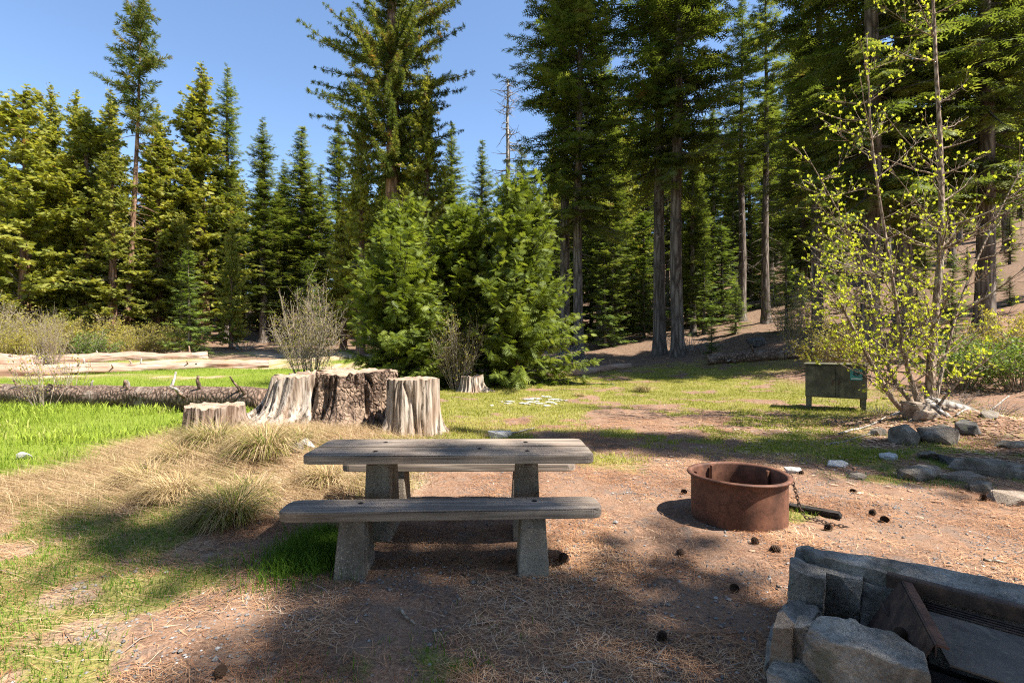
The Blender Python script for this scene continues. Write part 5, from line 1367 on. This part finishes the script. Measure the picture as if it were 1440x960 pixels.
# ------------------------------------------------------------------ stone fireplace, lower right
def fireplace():
    ang = math.atan2(-.60, .65)
    e = empty('stone_fireplace', (1.79, 2.72, gzs(1.79, 2.72)), 'low grey stone fireplace with rusty grill bars at the bottom right', 'stone fireplace', rz=ang)
    # local x runs along the walls away from the back, local y from near wall (-) to far wall (+)
    def st(x, y, z, sx, sy, sz, seed, rz=0.0, m='granite', tilt=(0, 0), rough=.045):
        o = obj('stone', bm_mesh('stone', block_bm(sx, sy, sz, seed), M[m], False), e, (x, y, z)); o.rotation_euler = (tilt[0], tilt[1], rz); return o
    bm = bmesh.new()
    bbox(bm, (-.16, -.10, -.1), (1.9, .09, .34), None, .02); bbox(bm, (-.04, -.92, -.1), (1.9, -.745, .20), None, .02); bbox(bm, (-.17, -.85, -.1), (-.06, .05, .17), None, .02)
    bmesh.ops.subdivide_edges(bm, edges=bm.edges, cuts=4, use_grid_fill=True)
    obj('mortar', bm_mesh('mortar', bm, M['mortar']), e)
    # far wall: long capping slabs, dark inner faces below
    st(.28, -.01, .385, .50, .125, .055, 31, .015, rough=.02); st(1.18, -.01, .375, .40, .13, .055, 33, .03); st(1.85, -.01, .37, .28, .13, .055, 57)
    st(-.07, -.145, .27, .15, .05, .13, 34, .06); st(.20, -.13, .25, .13, .045, .12, 35, .03); st(.52, -.125, .2, .2, .04, .12, 36); st(.95, -.125, .2, .22, .04, .12, 60)
    st(.1, .095, .17, .26, .05, .16, 37, .05); st(.62, .095, .15, .26, .05, .16, 38); st(1.2, .095, .15, .3, .05, .16, 61)
    # corner block and the low back end (to the left in view)
    st(-.15, -.23, .25, .085, .10, .15, 39, .12, tilt=(.05, .06)); st(-.20, -.02, .24, .06, .13, .15, 41, .1); st(-.19, -.26, .08, .07, .14, .12, 42, .1)
    st(-.13, -.47, .13, .07, .14, .13, 40, -.1); st(-.18, -.50, .04, .07, .16, .10, 43, .1)
    st(-.105, -.80, .23, .048, .075, .15, 44, .1, 'granite_warm', (0, .08)); st(-.03, -.765, .24, .038, .065, .15, 45, .05); st(-.12, -.66, .15, .05, .08, .13, 58, .2)
    # near wall: one large capping block, lower blocks beside it
    st(.19, -.835, .315, .195, .115, .12, 46, .06, tilt=(.06, .04)); st(.56, -.87, .20, .17, .11, .10, 47, -.08, tilt=(.1, 0)); st(1.0, -.87, .18, .25, .12, .10, 48, .05); st(1.55, -.87, .17, .28, .12, .10, 56)
    st(.05, -.90, .10, .18, .09, .14, 49); st(.45, -.93, .06, .22, .09, .13, 50, .1); st(1.0, -.93, .05, .28, .09, .13, 51)
    # steel: long rails on both walls, cross bars, cooking plate and bars
    def bar(name, lo, hi, m='rust_dark'):
        bm = bmesh.new(); bbox(bm, lo, hi, None, .003); return obj(name, bm_mesh(name, bm, M[m]), e)
    bar('rail', (.18, -.172, .378), (1.9, -.163, .440)); bar('rail', (.18, -.163, .434), (1.9, -.125, .441))
    def slant(name, x0, x1, w, z, th, m='rust_dark'):
        bm = bmesh.new(); v = [bm.verts.new(p) for zz in (z, z + th) for p in ((x0, -.174, zz), (x0 + w, -.174, zz), (x1 + w, -.73, zz), (x1, -.73, zz))]
        for f in ((0, 1, 2, 3), (7, 6, 5, 4), (0, 4, 5, 1), (1, 5, 6, 2), (2, 6, 7, 3), (3, 7, 4, 0)): bm.faces.new([v[i] for i in f])
        bmesh.ops.recalc_face_normals(bm, faces=bm.faces); return obj(name, bm_mesh(name, bm, M[m]), e)
    slant('cross_bar', .245, .40, .034, .425, .007, 'rust'); slant('cross_bar', .238, .393, .006, .385, .046); slant('cross_bar', .66, .80, .034, .425, .007)
    bm = bmesh.new(); v = [bm.verts.new(p) for p in ((.232, -.176, .424), (.387, -.73, .424), (.26, -.73, .12), (.10, -.176, .16), (.236, -.176, .424), (.391, -.73, .424), (.264, -.73, .12), (.104, -.176, .16))]
    for f in ((0, 1, 2, 3), (7, 6, 5, 4), (0, 4, 5, 1), (1, 5, 6, 2), (2, 6, 7, 3), (3, 7, 4, 0)): bm.faces.new([v[i] for i in f])
    bmesh.ops.recalc_face_normals(bm, faces=bm.faces); obj('side_panel', bm_mesh('side_panel', bm, M['rust_dark']), e)
    bm = bmesh.new(); v = [bm.verts.new((x, y, z)) for z in (.365, .372) for x, y in ((.31, -.30), (1.6, -.30), (1.6, -.728), (.435, -.728))]
    for f in ((0, 1, 2, 3), (7, 6, 5, 4), (0, 4, 5, 1), (1, 5, 6, 2), (2, 6, 7, 3), (3, 7, 4, 0)): bm.faces.new([v[i] for i in f])
    bmesh.ops.recalc_face_normals(bm, faces=bm.faces); obj('grill_plate', bm_mesh('grill_plate', bm, M['plate']), e)
    for k in range(4):
        a = Acc(); yy = -.205 - .026 * k; tube(a, [[.29 + .012 * k, yy, .372], [.75, yy, .372], [1.5, yy, .372]], .0045, 8); obj('grill_rod', a.mesh('grill_rod', M['rust_dark'], True), e)
    bm = bmesh.new(); bbox(bm, (.0, -.70, .0), (1.9, -.16, .05), None, .01); obj('hearth', bm_mesh('hearth', bm, M['ash']), e)
    a = Acc(); t = np.linspace(0, PI * .9, 9); tube(a, np.stack([.17 + .02 * t, -.24 - .05 * np.sin(t), .33 - .02 * t], -1), .006, 7); obj('hook', a.mesh('hook', M['rust_dark'], True), e)
fireplace()
fp = bpy.data.objects['stone_fireplace']
for i, (lx, ly) in enumerate(((.29, -.60), (.27, -.54), (.30, -.66), (.24, -.61))):
    w = fp.matrix_basis @ Vector((lx, ly, .335 + .01 * (i % 2)))
    o = obj('pine_cone', CM[i % 2], loc=w); o.scale = (.65,) * 3; o.rotation_euler = (1.4, i, i * 2); tag(o, 'pine cone lodged inside the stone fireplace beside the grill bar', 'pine cone', 'pine cones in the fireplace')
a = bmesh.new(); bmesh.ops.create_icosphere(a, subdivisions=3, radius=1)
for v in a.verts: v.co = Vector((v.co.x * .16, v.co.y * .2, v.co.z * .14 + .02 * math.sin(v.co.x * 9)))
o = obj('needle_heap', bm_mesh('needle_heap', a, M['leaves'] if False else M['ash'], True), loc=fp.matrix_basis @ Vector((.20, -.58, .17))); tag(o, 'dark heap of debris filling the back of the stone fireplace', 'debris heap')

# ------------------------------------------------------------------ sun, sky, camera
el = math.radians(55); az_dir = Vector((.936, -.352, 0)).normalized()
to_sun = Vector((az_dir.x * math.cos(el), az_dir.y * math.cos(el), math.sin(el)))
sun = bpy.data.lights.new('sun', 'SUN'); sun.energy = 5.0; sun.angle = math.radians(.53); sun.color = (1, .955, .88)
so = bpy.data.objects.new('sun', sun); so.rotation_euler = to_sun.to_track_quat('Z', 'Y').to_euler(); link(so)
W = bpy.data.worlds.new('World'); S.world = W; W.use_nodes = True; nt = W.node_tree
sky = nt.nodes.new('ShaderNodeTexSky'); sky.sky_type = 'NISHITA'; sky.sun_disc = False
sky.sun_elevation = el; sky.sun_rotation = math.atan2(to_sun.x, to_sun.y); sky.air_density = 1.0; sky.dust_density = .3; sky.ozone_density = 3.6; sky.altitude = 0
bg = nt.nodes['Background']; nt.links.new(sky.outputs[0], bg.inputs[0]); bg.inputs[1].default_value = .086
cam = bpy.data.cameras.new('camera'); cam.lens = 18; cam.sensor_width = 36; cam.clip_end = 2000; cam.clip_start = .05
co = bpy.data.objects.new('camera', cam); co.location = (0, 0, CH); co.rotation_euler = (PI / 2, 0, 0); link(co); S.camera = co
S.view_settings.view_transform = 'Standard'; S.view_settings.look = 'None'; S.view_settings.gamma = 1; S.view_settings.exposure = 1.6
S.cycles.max_bounces = 6; S.cycles.diffuse_bounces = 3; S.cycles.transmission_bounces = 4; S.cycles.use_denoising = False; S.cycles.filter_width = 1.15
try: S.cycles.denoiser = 'OPENIMAGEDENOISE'; S.cycles.denoising_input_passes = 'RGB_ALBEDO_NORMAL'
except Exception: pass
S.cycles.sample_clamp_indirect = 6
